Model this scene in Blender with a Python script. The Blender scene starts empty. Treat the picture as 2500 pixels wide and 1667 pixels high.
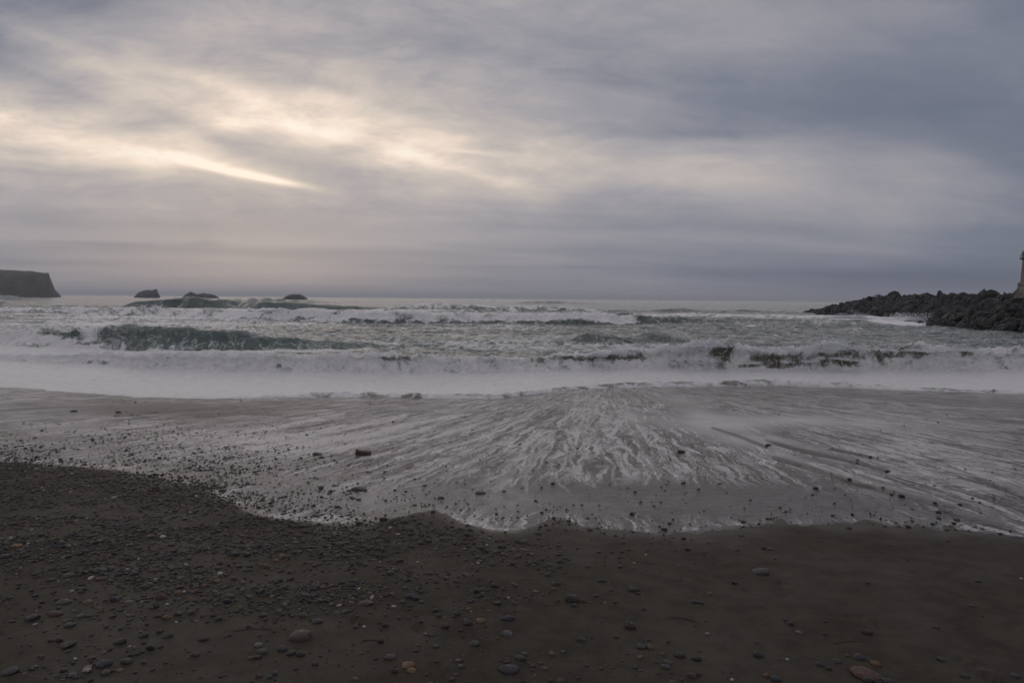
import bpy, math, random
import numpy as np
from mathutils import Matrix, Vector

rng = np.random.default_rng(7)
random.seed(7)
scene = bpy.context.scene
COL = scene.collection

# ------------------------------------------------------------------ camera
F, CX, CY = 1667.0, 1250.0, 833.5          # focal length and centre, in pixels of the photograph
H = 3.4                                     # eye height above the sea
PITCH, ROLL = math.radians(3.59), math.radians(0.49)
_r = np.array([1.0, 0, 0]); _f = np.array([0, math.cos(PITCH), -math.sin(PITCH)]); _u = np.array([0, math.sin(PITCH), math.cos(PITCH)])
_R = _r * math.cos(ROLL) + _u * math.sin(ROLL)
_U = -_r * math.sin(ROLL) + _u * math.cos(ROLL)
cd = bpy.data.cameras.new('camera'); cam = bpy.data.objects.new('camera', cd); COL.objects.link(cam)
cd.lens = 24.0; cd.sensor_width = 36.0; cd.clip_start = 0.05; cd.clip_end = 60000
m = Matrix.Identity(4)
for i in range(3):
    m[i][0], m[i][1], m[i][2] = _R[i], _U[i], -_f[i]
m[2][3] = H
cam.matrix_world = m
scene.camera = cam

# ------------------------------------------------------------------ world, sun, exposure
scene.view_settings.view_transform = 'Standard'
scene.view_settings.look = 'None'
scene.view_settings.exposure = 0.0
scene.view_settings.gamma = 1.0
scene.cycles.use_denoising = True
scene.cycles.max_bounces = 6
scene.cycles.diffuse_bounces = 3
scene.cycles.glossy_bounces = 3
scene.cycles.transmission_bounces = 4
scene.cycles.transparent_max_bounces = 8
scene.cycles.volume_bounces = 0
scene.cycles.sample_clamp_indirect = 4.0

SUN_AZ, SUN_EL = math.radians(-21), math.radians(11)


class NT:
    """small helper that wires node trees"""
    def __init__(s, tree):
        s.t = tree; tree.nodes.clear()
    def n(s, typ, **kw):
        nd = s.t.nodes.new(typ)
        for k, v in kw.items():
            setattr(nd, k, v)
        return nd
    def l(s, a, b):
        s.t.links.new(a, b)
    def put(s, sock, v):
        if hasattr(v, 'is_output') or isinstance(v, bpy.types.NodeSocket):
            s.l(v, sock)
        else:
            sock.default_value = v
    def m(s, op, a, b=0.0, c=None, clamp=False):
        nd = s.n('ShaderNodeMath', operation=op, use_clamp=clamp)
        s.put(nd.inputs[0], a); s.put(nd.inputs[1], b)
        if c is not None: s.put(nd.inputs[2], c)
        return nd.outputs[0]
    def add(s, a, b): return s.m('ADD', a, b)
    def mul(s, a, b): return s.m('MULTIPLY', a, b)
    def sub(s, a, b): return s.m('SUBTRACT', a, b)
    def mr(s, v, a, b, c=0.0, d=1.0, smooth=True):
        nd = s.n('ShaderNodeMapRange', interpolation_type='SMOOTHSTEP' if smooth else 'LINEAR')
        s.put(nd.inputs[0], v)
        for i, q in enumerate((a, b, c, d)): s.put(nd.inputs[i + 1], q)
        return nd.outputs[0]
    def mix(s, f, a, b):
        nd = s.n('ShaderNodeMix', data_type='FLOAT')
        s.put(nd.inputs[0], f); s.put(nd.inputs[2], a); s.put(nd.inputs[3], b)
        return nd.outputs[0]
    def mixc(s, f, a, b, mode='MIX'):
        nd = s.n('ShaderNodeMix', data_type='RGBA', blend_type=mode)
        s.put(nd.inputs[0], f); s.put(nd.inputs[6], a); s.put(nd.inputs[7], b)
        return nd.outputs[2]
    def noise(s, vec, scale, detail=4, rough=0.55, dist=0.0, dim='3D', col=False):
        nd = s.n('ShaderNodeTexNoise', noise_dimensions=dim)
        if vec is not None: s.l(vec, nd.inputs['Vector'])
        s.put(nd.inputs['Scale'], scale); s.put(nd.inputs['Detail'], detail)
        s.put(nd.inputs['Roughness'], rough); s.put(nd.inputs['Distortion'], dist)
        return nd.outputs['Color' if col else 'Fac']
    def comb(s, x, y, z=0.0):
        nd = s.n('ShaderNodeCombineXYZ')
        for i, q in enumerate((x, y, z)): s.put(nd.inputs[i], q)
        return nd.outputs[0]
    def sep(s, v):
        nd = s.n('ShaderNodeSeparateXYZ'); s.l(v, nd.inputs[0]); return nd.outputs
    def mapping(s, v, loc=(0, 0, 0), rot=(0, 0, 0), sc=(1, 1, 1), typ='POINT'):
        nd = s.n('ShaderNodeMapping', vector_type=typ); s.l(v, nd.inputs[0])
        nd.inputs[1].default_value = loc; nd.inputs[2].default_value = rot; nd.inputs[3].default_value = sc
        return nd.outputs[0]
    def ramp(s, f, stops, interp='LINEAR'):
        nd = s.n('ShaderNodeValToRGB'); s.put(nd.inputs[0], f)
        r = nd.color_ramp; r.interpolation = interp
        while len(r.elements) < len(stops): r.elements.new(0.5)
        for e, (p, c) in zip(r.elements, stops):
            e.position = p
        for e, (p, c) in zip(r.elements, stops):
            e.color = (c, c, c, 1) if isinstance(c, (int, float)) else (*c, 1)
        return nd.outputs[0]
    def attr(s, name):
        nd = s.n('ShaderNodeAttribute', attribute_name=name); return nd.outputs
    def bump(s, h, strength=0.5, dist=0.01, normal=None):
        nd = s.n('ShaderNodeBump'); s.put(nd.inputs['Height'], h)
        s.put(nd.inputs['Strength'], strength); s.put(nd.inputs['Distance'], dist)
        if normal is not None: s.l(normal, nd.inputs['Normal'])
        return nd.outputs[0]
    def bsdf(s, col, rough=0.6, ior=1.45, normal=None, spec=0.5, **kw):
        nd = s.n('ShaderNodeBsdfPrincipled')
        s.put(nd.inputs['Base Color'], col if not (isinstance(col, tuple) and len(col) == 3) else (*col, 1))
        s.put(nd.inputs['Roughness'], rough); s.put(nd.inputs['IOR'], ior)
        s.put(nd.inputs['Specular IOR Level'], spec)
        if normal is not None: s.l(normal, nd.inputs['Normal'])
        for k, v in kw.items(): s.put(nd.inputs[k], v)
        return nd.outputs[0]
    def out(s, sh, vol=False):
        o = s.n('ShaderNodeOutputMaterial'); s.l(sh, o.inputs['Volume' if vol else 'Surface'])


def lin(c):
    c = c / 255.0
    return c / 12.92 if c <= 0.04045 else ((c + 0.055) / 1.055) ** 2.4


def pix_dir(px, py):
    px = np.asarray(px, float); py = np.asarray(py, float)
    a = (px - CX) / F; b = (CY - py) / F
    return _f + a[..., None] * _R + b[..., None] * _U


def build_world():
    w = bpy.data.worlds.new('World'); scene.world = w; w.use_nodes = True
    N = NT(w.node_tree)
    tc = N.n('ShaderNodeTexCoord').outputs['Generated']
    x, y, z = N.sep(tc)
    zc = N.m('MAXIMUM', z, 0.0)
    yc = N.m('MAXIMUM', y, 0.25)
    # direction on the plane in front (like a distant wall) for the large cloud masses
    u0 = N.m('DIVIDE', x, yc); v0 = N.m('DIVIDE', zc, yc)
    # the cloud deck itself: a layer overhead, wisps drawn out along the wind
    k = N.add(zc, 0.09)
    P = N.comb(N.m('DIVIDE', x, k), N.m('DIVIDE', y, k), 0.0)
    W = N.mapping(P, rot=(0, 0, math.radians(-24)), sc=(1, 1, 1))       # x axis = along the wind
    W1 = N.mapping(W, sc=(0.10, 0.42, 1)); W2 = N.mapping(W, loc=(3, 7, 1), sc=(0.32, 1.1, 1))
    n1 = N.noise(W1, 1.0, 6, 0.55, 0.6)
    n2 = N.noise(W2, 1.0, 7, 0.6, 0.8)
    # warp of the large masses
    nz = N.noise(N.mapping(N.comb(u0, v0, 0), rot=(0, 0, math.radians(14)), sc=(2.2, 7.0, 1)), 1.0, 5, 0.55, 0.3, col=True)
    r_, g_, b_ = N.sep(nz)
    u = N.add(u0, N.mul(N.sub(r_, 0.5), 0.16)); v = N.add(v0, N.mul(N.sub(g_, 0.5), 0.045))
    uu = N.mr(u, -0.75, 0.75, 0, 1, smooth=False)
    # tone table: rows are heights in the sky, columns bearings
    X = [0, 200, 400, 600, 800, 1000, 1250, 1500, 1800, 2100, 2500]
    T = [
        (735, [.56, .56, .56, .57, .57, .57, .56, .56, .52, .46, .43]),
        (695, [.56, .56, .56, .57, .57, .57, .56, .55, .50, .44, .415]),
        (655, [.54, .55, .56, .57, .57, .57, .56, .53, .47, .44, .42]),
        (620, [.56, .57, .58, .58, .58, .58, .57, .54, .53, .52, .47]),
        (580, [.61, .60, .60, .61, .61, .61, .58, .57, .56, .55, .48]),
        (530, [.58, .57, .60, .62, .64, .63, .60, .58, .58, .60, .50]),
        (480, [.60, .62, .63, .66, .69, .69, .69, .64, .65, .61, .50]),
        (430, [.64, .66, .72, .71, .67, .71, .76, .73, .71, .60, .48]),
        (390, [.74, .80, .86, .70, .68, .82, .83, .74, .72, .58, .47]),
        (350, [.86, .90, .82, .68, .82, .93, .78, .70, .64, .54, .47]),
        (310, [.93, .87, .72, .86, .93, .82, .70, .63, .53, .51, .47]),
        (260, [.80, .68, .69, .79, .84, .72, .65, .59, .52, .49, 0.495]),
        (200, [.68, .69, .70, .72, .70, .64, .61, .57, .54, .50, 0.495]),
        (100, [.55, .61, .65, .65, .63, .62, .61, .59, .57, .54, 0.505]),
        (0,   [.50, .54, .59, .62, .62, .63, .63, .61, .60, .57, .50]),
    ]
    t = None
    prev = None
    for py, vals in T:
        d = pix_dir(1250, py); vv = d[2] / d[1]
        stops = []
        for xx, q in zip(X, vals):
            stops.append(((xx / 2500.0), q))
        row = N.ramp(uu, stops, 'B_SPLINE' if False else 'EASE')
        # rows are level in the photograph, so undo the slight roll of the camera
        if t is None:
            t = row
        else:
            t = N.mix(N.mr(v, prev, vv), t, row)
        prev = vv

    def lobe(px, py, rx, ry, ang, amp, src):
        d = pix_dir(px, py); cx, cy = d[0] / d[1], d[2] / d[1]
        mp = N.mapping(src, loc=(cx, cy, 0), rot=(0, 0, -math.radians(ang)), sc=(rx / F, ry / F, 1), typ='TEXTURE')
        dt = N.n('ShaderNodeVectorMath', operation='DOT_PRODUCT'); N.l(mp, dt.inputs[0]); N.l(mp, dt.inputs[1])
        return N.mul(N.m('POWER', 0.3679, dt.outputs['Value']), amp)

    wv = N.comb(N.add(u0, N.mul(N.sub(r_, 0.5), 0.07)), N.add(v0, N.mul(N.sub(g_, 0.5), 0.022)), 0.0)
    wv2 = N.comb(N.add(u0, N.mul(N.sub(r_, 0.5), 0.03)), N.add(v0, N.mul(N.sub(g_, 0.5), 0.007)), 0.0)
    for a in [(90, 312, 150, 34, 14, .06, 0), (860, 330, 330, 80, 13, .02, 0), (420, 190, 330, 60, 16, .03, 0), (1250, 60, 500, 90, 3, .0, 0), (260, 372, 190, 26, 13, .05, 0), (530, 408, 190, 13, 13, .22, 1), (640, 436, 120, 8, 10, .22, 1),
              (690, 318, 120, 34, 12, .07, 0), (860, 348, 190, 30, 18, .04, 0), (1000, 378, 90, 17, 22, .11, 1), (1120, 410, 130, 14, 16, .08, 1),
              (1180, 372, 70, 7, 4, .08, 1), (330, 250, 170, 34, 22, .05, 0), (300, 40, 420, 45, 14, -.03, 0), (220, 150, 330, 24, 24, .045, 0), (560, 225, 320, 22, 22, .045, 0), (170, 222, 200, 18, 22, -.045, 0), (430, 300, 150, 16, 24, -.05, 0), (760, 165, 300, 20, 18, .025, 0), (900, 240, 240, 16, 18, -.03, 0),
              (780, 412, 190, 22, 12, -.05, 0), (560, 355, 160, 24, 20, -.06, 0), (960, 545, 250, 14, 3, .0, 0), (1750, 335, 330, 14, 2, -.04, 0),
              (250, 595, 160, 8, 2, -.05, 1), (500, 592, 40, 7, 0, -.04, 1), (120, 640, 260, 9, 1, -.03, 1), (1200, 652, 420, 5, 0, -.03, 1), (2050, 672, 700, 16, 0, -.03, 0)]:
        t = N.add(t, lobe(*a[:6], wv2 if a[6] else wv))
    # fade to a plain deck away from the part with the sunset behind it
    front = N.mr(y, 0.1, 0.62)
    high = N.mr(v0, 0.62, 1.3)
    plain = 0.64
    t = N.mix(N.mul(front, N.sub(1.0, high)), plain, t)
    lowfade = N.mr(v0, 0.0, 0.16, 0.35, 1.0)
    wis = N.add(N.mul(N.sub(n1, 0.5), 0.19), N.mul(N.sub(n2, 0.5), 0.15))
    t = N.add(t, N.mul(wis, lowfade))
    # drawn-out fibres in the higher cloud, and a harder grain where the light comes through
    fb = N.noise(N.mapping(N.comb(u0, v0, 4.0), rot=(0, 0, math.radians(24)), sc=(3.4, 11.0, 1)), 1.0, 8, 0.64, 0.5)
    fb2 = N.noise(N.mapping(N.comb(u0, v0, 8.0), rot=(0, 0, math.radians(9)), sc=(7.0, 20.0, 1)), 1.0, 7, 0.66, 0.6)
    gain = N.add(N.mr(u0, -0.1, 0.5, .28, .09), N.mul(N.m('MAXIMUM', N.sub(t, .66), 0.0), 1.1))
    t = N.add(t, N.mul(N.mul(N.add(N.sub(fb, .5), N.mul(N.sub(fb2, .5), .8)), gain), N.mr(v0, .04, .16)))
    # low thin bars near the horizon
    bars = N.noise(N.comb(N.mul(u0, 1.5), N.mul(v0, 26.0), 2.0), 1.0, 4, 0.5, 0.3)
    t = N.add(t, N.mul(N.mul(N.sub(bars, 0.5), 0.24), N.mr(v0, 0.0, 0.22, 1.0, 0.15)))
    S = [(0.36, (88, 97, 112)), (0.42, (102, 110, 126)), (0.50, (122, 127, 142)), (0.56, (142, 143, 153)), (0.64, (164, 161, 167)),
         (0.72, (189, 181, 178)), (0.82, (215, 202, 192)), (0.92, (243, 224, 209)), (1.0, (254, 242, 226))]
    col = N.ramp(t, [(p, tuple(lin(q) for q in c)) for p, c in S])
    sky = N.n('ShaderNodeTexSky', sky_type='NISHITA', sun_disc=False)
    sky.sun_elevation = SUN_EL; sky.sun_rotation = SUN_AZ; sky.air_density = 1.0; sky.dust_density = 2.0
    bg1 = N.n('ShaderNodeBackground'); N.l(col, bg1.inputs[0]); bg1.inputs[1].default_value = 1.0
    bg2 = N.n('ShaderNodeBackground'); N.l(sky.outputs[0], bg2.inputs[0]); bg2.inputs[1].default_value = 0.05
    mx = N.n('ShaderNodeMixShader'); mx.inputs[0].default_value = 0.96
    N.l(bg2.outputs[0], mx.inputs[1]); N.l(bg1.outputs[0], mx.inputs[2])
    o = N.n('ShaderNodeOutputWorld'); N.l(mx.outputs[0], o.inputs[0])
    w.cycles.sampling_method = 'MANUAL'; w.cycles.sample_map_resolution = 512


build_world()
sd = bpy.data.lights.new('sun', 'SUN'); sun = bpy.data.objects.new('sun', sd); COL.objects.link(sun)
sd.energy = 0.5; sd.angle = math.radians(120); sd.color = (1.0, 0.90, 0.82)
sdir = Vector((math.sin(SUN_AZ) * math.cos(SUN_EL), math.cos(SUN_AZ) * math.cos(SUN_EL), math.sin(SUN_EL)))
sun.rotation_euler = (-sdir).to_track_quat('-Z', 'Y').to_euler()

# ------------------------------------------------------------------ numeric helpers
def _hash(ix, iy, seed):
    h = (ix.astype(np.int64) * 374761393 + iy.astype(np.int64) * 668265263 + seed * 2147483647) & 0xffffffff
    h = ((h ^ (h >> 13)) * 1274126177) & 0xffffffff
    return ((h ^ (h >> 16)) & 0xffffff) / float(0xffffff)


def vn(x, y, seed=0):
    x = np.asarray(x, float); y = np.asarray(y, float)
    ix = np.floor(x); iy = np.floor(y); fx = x - ix; fy = y - iy
    fx = fx * fx * fx * (fx * (fx * 6 - 15) + 10); fy = fy * fy * fy * (fy * (fy * 6 - 15) + 10)
    ix = ix.astype(np.int64); iy = iy.astype(np.int64)
    a = _hash(ix, iy, seed); b = _hash(ix + 1, iy, seed); c = _hash(ix, iy + 1, seed); d = _hash(ix + 1, iy + 1, seed)
    return ((a + (b - a) * fx) * (1 - fy) + (c + (d - c) * fx) * fy) * 2 - 1


def fbm(x, y, o=4, seed=0, g=0.5, ridge=False):
    s = 0; a = 1.0; t = 0; c, sn = math.cos(0.6), math.sin(0.6)
    for i in range(o):
        v = vn(x, y, seed + i * 17)
        if ridge: v = 1 - 2 * np.abs(v)
        s = s + a * v; t += a; a *= g
        x, y = (x * c - y * sn) * 2.03, (x * sn + y * c) * 2.03
    return s / t


def sst(a, b, x):
    t = np.clip((x - a) / (b - a), 0, 1); return t * t * (3 - 2 * t)


def project(x, y, z):
    d = np.stack([x, y, z - H], -1)
    dep = d @ _f
    dep = np.where(dep < 0.05, 0.05, dep)
    return CX + F * (d @ _R) / dep, CY - F * (d @ _U) / dep


SC, SM = 1.8, 0.068                       # the beach: height under the eye and slope


def sand_base(y):
    y = np.asarray(y, float)
    return np.where(y > -1, SC - SM * y, SC + SM + 0.03 * (-1 - y))


def hit_sand(px, py, off=0.0):
    d = pix_dir(px, py); t = (SC + off - H) / (d[..., 2] + SM * d[..., 1])
    return t * d[..., 0], t * d[..., 1]


def hit_z(px, py, z):
    d = pix_dir(px, py); t = (z - H) / d[..., 2]
    return t * d[..., 0], t * d[..., 1]


def z_on_ray(px, py, y):
    d = pix_dir(px, py); return H + d[..., 2] / d[..., 1] * y


FOOT = [(1707, 1357, 46, 12, 15), (1748, 1367, 26, 8, 10), (1915, 1424, 60, 14, 18), (2085, 1506, 50, 14, 20), (2146, 1527, 34, 10, 10),
        (2378, 1618, 66, 15, 14), (1060, 1636, 40, 16, 0), (1022, 1538, 44, 13, 10), (866, 1516, 36, 10, 0), (2425, 1655, 40, 12, 10)]
FOOTW = []
for (px, py, w, h, a) in FOOT:
    x, y = hit_sand(px, py); dpt = float(y); FOOTW.append((float(x), float(y), w / 2 / F * dpt, 0.055 + 0.02 * random.random(), math.radians(a)))


def sand_z(x, y):
    z = sand_base(y)
    z = z + 0.012 * fbm(x / 1.3, y / 1.3, 3, 3)
    z = z + 0.012 * fbm((x * 0.5 + y) / 0.9, (x - y * .5) / 0.22, 3, 9) * sst(0.5, 3.5, x)     # drainage marks on the right
    z = z + 0.0035 * fbm(x / 0.12, y / 0.12, 3, 5) * np.clip(1.5 - y / 8, 0, 1)
    for (fx, fy, a, b, ang) in FOOTW:
        dx, dy = x - fx, y - fy; c, s = math.cos(-ang), math.sin(-ang)
        e = ((dx * c - dy * s) / a) ** 2 + ((dx * s + dy * c) / b) ** 2
        z = z - 0.012 * np.exp(-e * 1.3) * (1 + 0.9 * vn(x / 0.018, y / 0.018, 8)) + 0.006 * np.exp(-((np.sqrt(e) - 1.35) / 0.35) ** 2)
    return z


def mesh_obj(name, V, faces, mat=None, smooth=True, parent=None, attrs=None, **props):
    """V (n,3), faces (m,k) array of equal sized faces"""
    me = bpy.data.meshes.new(name)
    V = np.ascontiguousarray(V, np.float32); faces = np.ascontiguousarray(faces, np.int32)
    me.vertices.add(len(V)); me.vertices.foreach_set('co', V.ravel())
    k = faces.shape[1]
    me.loops.add(faces.size); me.loops.foreach_set('vertex_index', faces.ravel())
    me.polygons.add(len(faces)); me.polygons.foreach_set('loop_start', np.arange(0, faces.size, k, dtype=np.int32))
    me.polygons.foreach_set('loop_total', np.full(len(faces), k, np.int32))
    if attrs:
        for n, a in attrs.items():
            a = np.ascontiguousarray(a, np.float32)
            if a.ndim == 1:
                me.attributes.new(n, 'FLOAT', 'POINT').data.foreach_set('value', a)
            else:
                me.attributes.new(n, 'FLOAT_COLOR', 'POINT').data.foreach_set('color', np.concatenate([a, np.ones((len(a), 1), np.float32)], 1).ravel())
    me.update(calc_edges=True)
    me.polygons.foreach_set('use_smooth', np.full(len(faces), smooth, bool))
    if mat: me.materials.append(mat)
    o = bpy.data.objects.new(name, me); COL.objects.link(o)
    if parent: o.parent = parent
    for a, b in props.items(): o[a] = b
    return o


def grid_faces(nr, nc, base=0):
    i = np.arange(nr - 1)[:, None] * nc + np.arange(nc - 1)[None, :] + base
    return np.stack([i, i + 1, i + nc + 1, i + nc], -1).reshape(-1, 4)


def empty(name, loc, **props):
    o = bpy.data.objects.new(name, None); o.location = loc; COL.objects.link(o); o.empty_display_size = 0.1
    for a, b in props.items(): o[a] = b
    return o


def material(name):
    mt = bpy.data.materials.new(name); mt.use_nodes = True
    return mt, NT(mt.node_tree)


def cols(dense, n, wide, k):
    a = np.linspace(-dense, dense, n); g = dense * (wide / dense) ** (np.arange(1, k + 1) / k)
    return np.concatenate([-g[::-1], a, g])


# ------------------------------------------------------------------ materials of the setting
def mat_sand():
    mt, N = material('wet_sand')
    geo = N.n('ShaderNodeNewGeometry').outputs['Position']
    big = N.noise(geo, 0.9, 4, 0.6); mid = N.noise(geo, 6.0, 5, 0.65); gr = N.noise(geo, 420.0, 3, 0.7); fine = N.noise(geo, 90, 4, .7)
    m2 = N.noise(geo, 22.0, 5, 0.7)
    rd = N.noise(N.mapping(geo, loc=(5, 2, 0), sc=(2.2, 5, 1)), 1.0, 4, 0.6)
    c = N.mixc(N.mr(mid, .3, .7), (0.034, 0.027, 0.020, 1), (0.062, 0.051, 0.038, 1))
    c = N.mixc(N.mr(m2, .52, .68, 0, .45), c, (0.026, 0.020, 0.015, 1))
    c = N.mixc(N.mul(N.mr(rd, .55, .75), .4), c, (0.066, 0.046, 0.034, 1))
    c = N.mixc(N.mr(gr, .52, .72, 0, .55), c, (0.035, 0.03, 0.026, 1))
    c = N.mixc(N.mr(fine, .60, .72, 0, .75), c, (0.16, 0.14, 0.12, 1))
    hh = N.add(N.mul(gr, 0.35), N.add(N.mul(fine, .5), N.mul(mid, 1.2)))
    nrm = N.bump(hh, 0.8, 0.014)
    wet = N.attr('wet')['Fac']
    ro = N.mix(wet, N.mr(big, .35, .65, .62, .80), 0.30)
    c = N.mixc(N.mul(wet, .5), c, (0.055, 0.048, 0.040, 1))
    N.out(N.bsdf(c, ro, 1.36, nrm, 0.28)); return mt


def mat_swash():
    mt, N = material('swash_water')
    geo = N.n('ShaderNodeNewGeometry').outputs['Position']
    foam = N.attr('foam')['Fac']; dep = N.attr('depth')['Fac']; fu = N.attr('fu')['Fac']; fv = N.attr('fv')['Fac']; calm = N.attr('calm')['Fac']; deep = N.attr('deep')['Fac']
    w = N.noise(geo, 1.6, 3, .6, col=True); wr, wg, wb = N.sep(w)
    th = N.add(fu, N.mul(N.sub(wr, .5), .018))
    st = N.noise(N.comb(N.mul(th, 100.0), N.mul(fv, .35), 0.0), 1.0, 5, .62, .2)
    st2 = N.noise(N.comb(N.mul(th, 260.0), N.mul(fv, 1.3), 5.0), 1.0, 4, .65, .2)
    mot = N.noise(N.comb(N.mul(th, 40.0), N.mul(fv, 5.0), 9.0), 1.0, 6, .72, 1.0)
    iso = N.noise(geo, 9.0, 6, .72, .8)
    s = N.add(N.mul(st, .34), N.add(N.mul(st2, .31), N.add(N.mul(mot, .15), N.mul(iso, .20))))
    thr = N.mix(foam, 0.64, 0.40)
    tl = N.add(fu, N.mul(N.sub(wg, .5), .016))
    ln = N.noise(N.comb(N.mul(tl, 80.0), N.mul(fv, .13), 3.0), 1.0, 3, .55, .12)
    ln2 = N.noise(N.comb(N.mul(tl, 170.0), N.mul(fv, .30), 7.0), 1.0, 3, .6, .15)
    brk = N.noise(N.comb(N.mul(tl, 30.0), N.mul(fv, 1.1), 1.0), 1.0, 4, .65)
    v1 = N.m('MAXIMUM', N.mr(N.m('ABSOLUTE', N.sub(ln, .5)), .0, .05, 1, 0), N.mul(N.mr(N.m('ABSOLUTE', N.sub(ln2, .5)), .0, .06, 1, 0), .7))
    v1 = N.mul(v1, N.mul(N.mr(brk, .34, .54, .15, 1), N.mr(foam, .05, .35, 0, .95)))
    f1 = N.mr(s, N.sub(thr, 0.055), N.add(thr, 0.075))
    bub = N.noise(geo, 38.0, 5, .75)
    f1 = N.m('MAXIMUM', N.mul(f1, .9), v1)
    f1 = N.mul(f1, N.mr(bub, .30, .58, .35, 1.0))
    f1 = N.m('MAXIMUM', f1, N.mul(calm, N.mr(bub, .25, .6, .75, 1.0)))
    f1 = N.mul(f1, N.mr(dep, 0.0, 0.04))
    # surface relief
    rip = N.noise(N.mapping(geo, sc=(1, 1.6, 1)), 8.0, 6, .74, .8)
    rip2 = N.noise(geo, 45.0, 3, .6)
    hgt = N.add(N.mul(rip, .9), N.add(N.mul(rip2, .12), N.mul(f1, .35)))
    nrm = N.bump(hgt, N.mr(dep, .1, 1.0, .28, .9), N.mix(deep, .035, .085))
    mud = N.mixc(N.mr(iso, .35, .65), (0.028, 0.024, 0.020, 1), (0.078, 0.068, 0.058, 1))
    water = N.bsdf(mud, 0.19, 1.33, nrm, N.mix(deep, .5, .20))
    foamc = N.bsdf((0.82, 0.81, 0.82), 0.30, 1.33, N.bump(N.add(bub, rip), .5, .03), 0.5)
    body = N.n('ShaderNodeMixShader'); N.l(N.mul(f1, .80), body.inputs[0]); N.l(water, body.inputs[1]); N.l(foamc, body.inputs[2])
    clear = N.n('ShaderNodeBsdfTransparent'); clear.inputs[0].default_value = (.93, .93, .92, 1)
    gl = N.n('ShaderNodeBsdfGlossy'); gl.inputs['Roughness'].default_value = 0.15; N.l(nrm, gl.inputs['Normal'])
    fr = N.n('ShaderNodeFresnel'); fr.inputs[0].default_value = 1.33; N.l(nrm, fr.inputs['Normal'])
    thin = N.n('ShaderNodeMixShader'); N.l(fr.outputs[0], thin.inputs[0]); N.l(clear.outputs[0], thin.inputs[1]); N.l(gl.outputs[0], thin.inputs[2])
    fin = N.n('ShaderNodeMixShader')
    N.l(N.m('MAXIMUM', N.mr(dep, 0.05, 1.0, 0.0, 1.0), f1), fin.inputs[0]); N.l(thin.outputs[0], fin.inputs[1]); N.l(body.outputs[0], fin.inputs[2])
    N.out(fin.outputs[0]); return mt


def mat_sea():
    mt, N = material('sea_water_and_foam')
    geo = N.n('ShaderNodeNewGeometry').outputs['Position']
    foam = N.attr('foam')['Fac']; silt = N.attr('silt')['Fac']; dist = N.attr('dist')['Fac']; lace = N.attr('lace')['Fac']
    # foam breaks up into strings and patches
    sc1 = N.mr(dist, 20, 160, 1.25, 0.30, smooth=False)
    sc2 = N.mul(sc1, 2.9)
    a = N.noise(N.mapping(geo, sc=(1, .62, 1)), sc1, 7, .66, 1.3)
    b = N.noise(N.mapping(geo, loc=(7, 3, 0), sc=(1, .8, 1.5)), sc2, 5, .7, .8)
    str_ = N.m('ABSOLUTE', N.sub(N.noise(N.mapping(geo, loc=(1, 9, 4), sc=(1, .7, 1)), N.mul(sc1, 1.0), 3, .55, .9), .5))
    vein = N.mul(N.mr(str_, 0.0, 0.04, 1.0, 0.0), N.mr(b, .35, .6, .3, 1))
    nz = N.add(N.mul(a, .62), N.mul(b, .38))
    thr = N.mix(foam, 0.78, 0.24)
    f = N.mr(nz, N.sub(thr, .09), N.add(thr, .11))
    f = N.m('MAXIMUM', f, N.mul(vein, lace))
    f = N.mul(f, N.mr(foam, 0.01, .10))
    rip = N.noise(N.mapping(geo, sc=(1, 1.7, 1)), N.mr(dist, 20, 250, 5.0, 0.9, smooth=False), 6, .66, .4)
    lump = N.noise(geo, 3.6, 7, .70, .5)
    body = N.mixc(silt, (0.052, 0.082, 0.078, 1), (0.085, 0.080, 0.055, 1))
    wn = N.bump(rip, 0.8, N.mr(dist, 30, 250, .055, .9, smooth=False))
    aer = N.mul(N.mr(N.add(foam, N.mul(N.sub(a, .5), .9)), .22, .80), .80)
    body = N.mixc(aer, body, (0.33, 0.37, 0.39, 1))
    body = N.mixc(N.attr('churn')['Fac'], body, (0.20, 0.27, 0.265, 1))
    water = N.bsdf(body, 0.14, 1.33, wn, 0.5)
    fn = N.bump(N.add(N.mul(lump, .8), N.mul(b, .5)), .9, .22)
    fc = N.mixc(N.mr(b, .3, .65), (0.70, 0.72, 0.75, 1), (0.86, 0.86, 0.87, 1))
    fo = N.bsdf(fc, 0.38, 1.5, fn, 0.7)
    mx = N.n('ShaderNodeMixShader'); N.l(f, mx.inputs[0]); N.l(water, mx.inputs[1]); N.l(fo, mx.inputs[2])
    N.out(mx.outputs[0]); return mt


def mat_simple(name, c1, c2, scale, rough=.8, bumpd=.05, detail=6, c3=None, strength=.7):
    mt, N = material(name)
    geo = N.n('ShaderNodeNewGeometry').outputs['Position']
    n1 = N.noise(geo, scale, detail, .62); n2 = N.noise(geo, scale * 6, 4, .65)
    c = N.mixc(N.mr(n1, .35, .65), (*c1, 1), (*c2, 1))
    if c3: c = N.mixc(N.mr(n2, .58, .72, 0, .8), c, (*c3, 1))
    N.out(N.bsdf(c, rough, 1.45, N.bump(N.add(n1, N.mul(n2, .4)), strength, bumpd))); return mt


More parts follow.
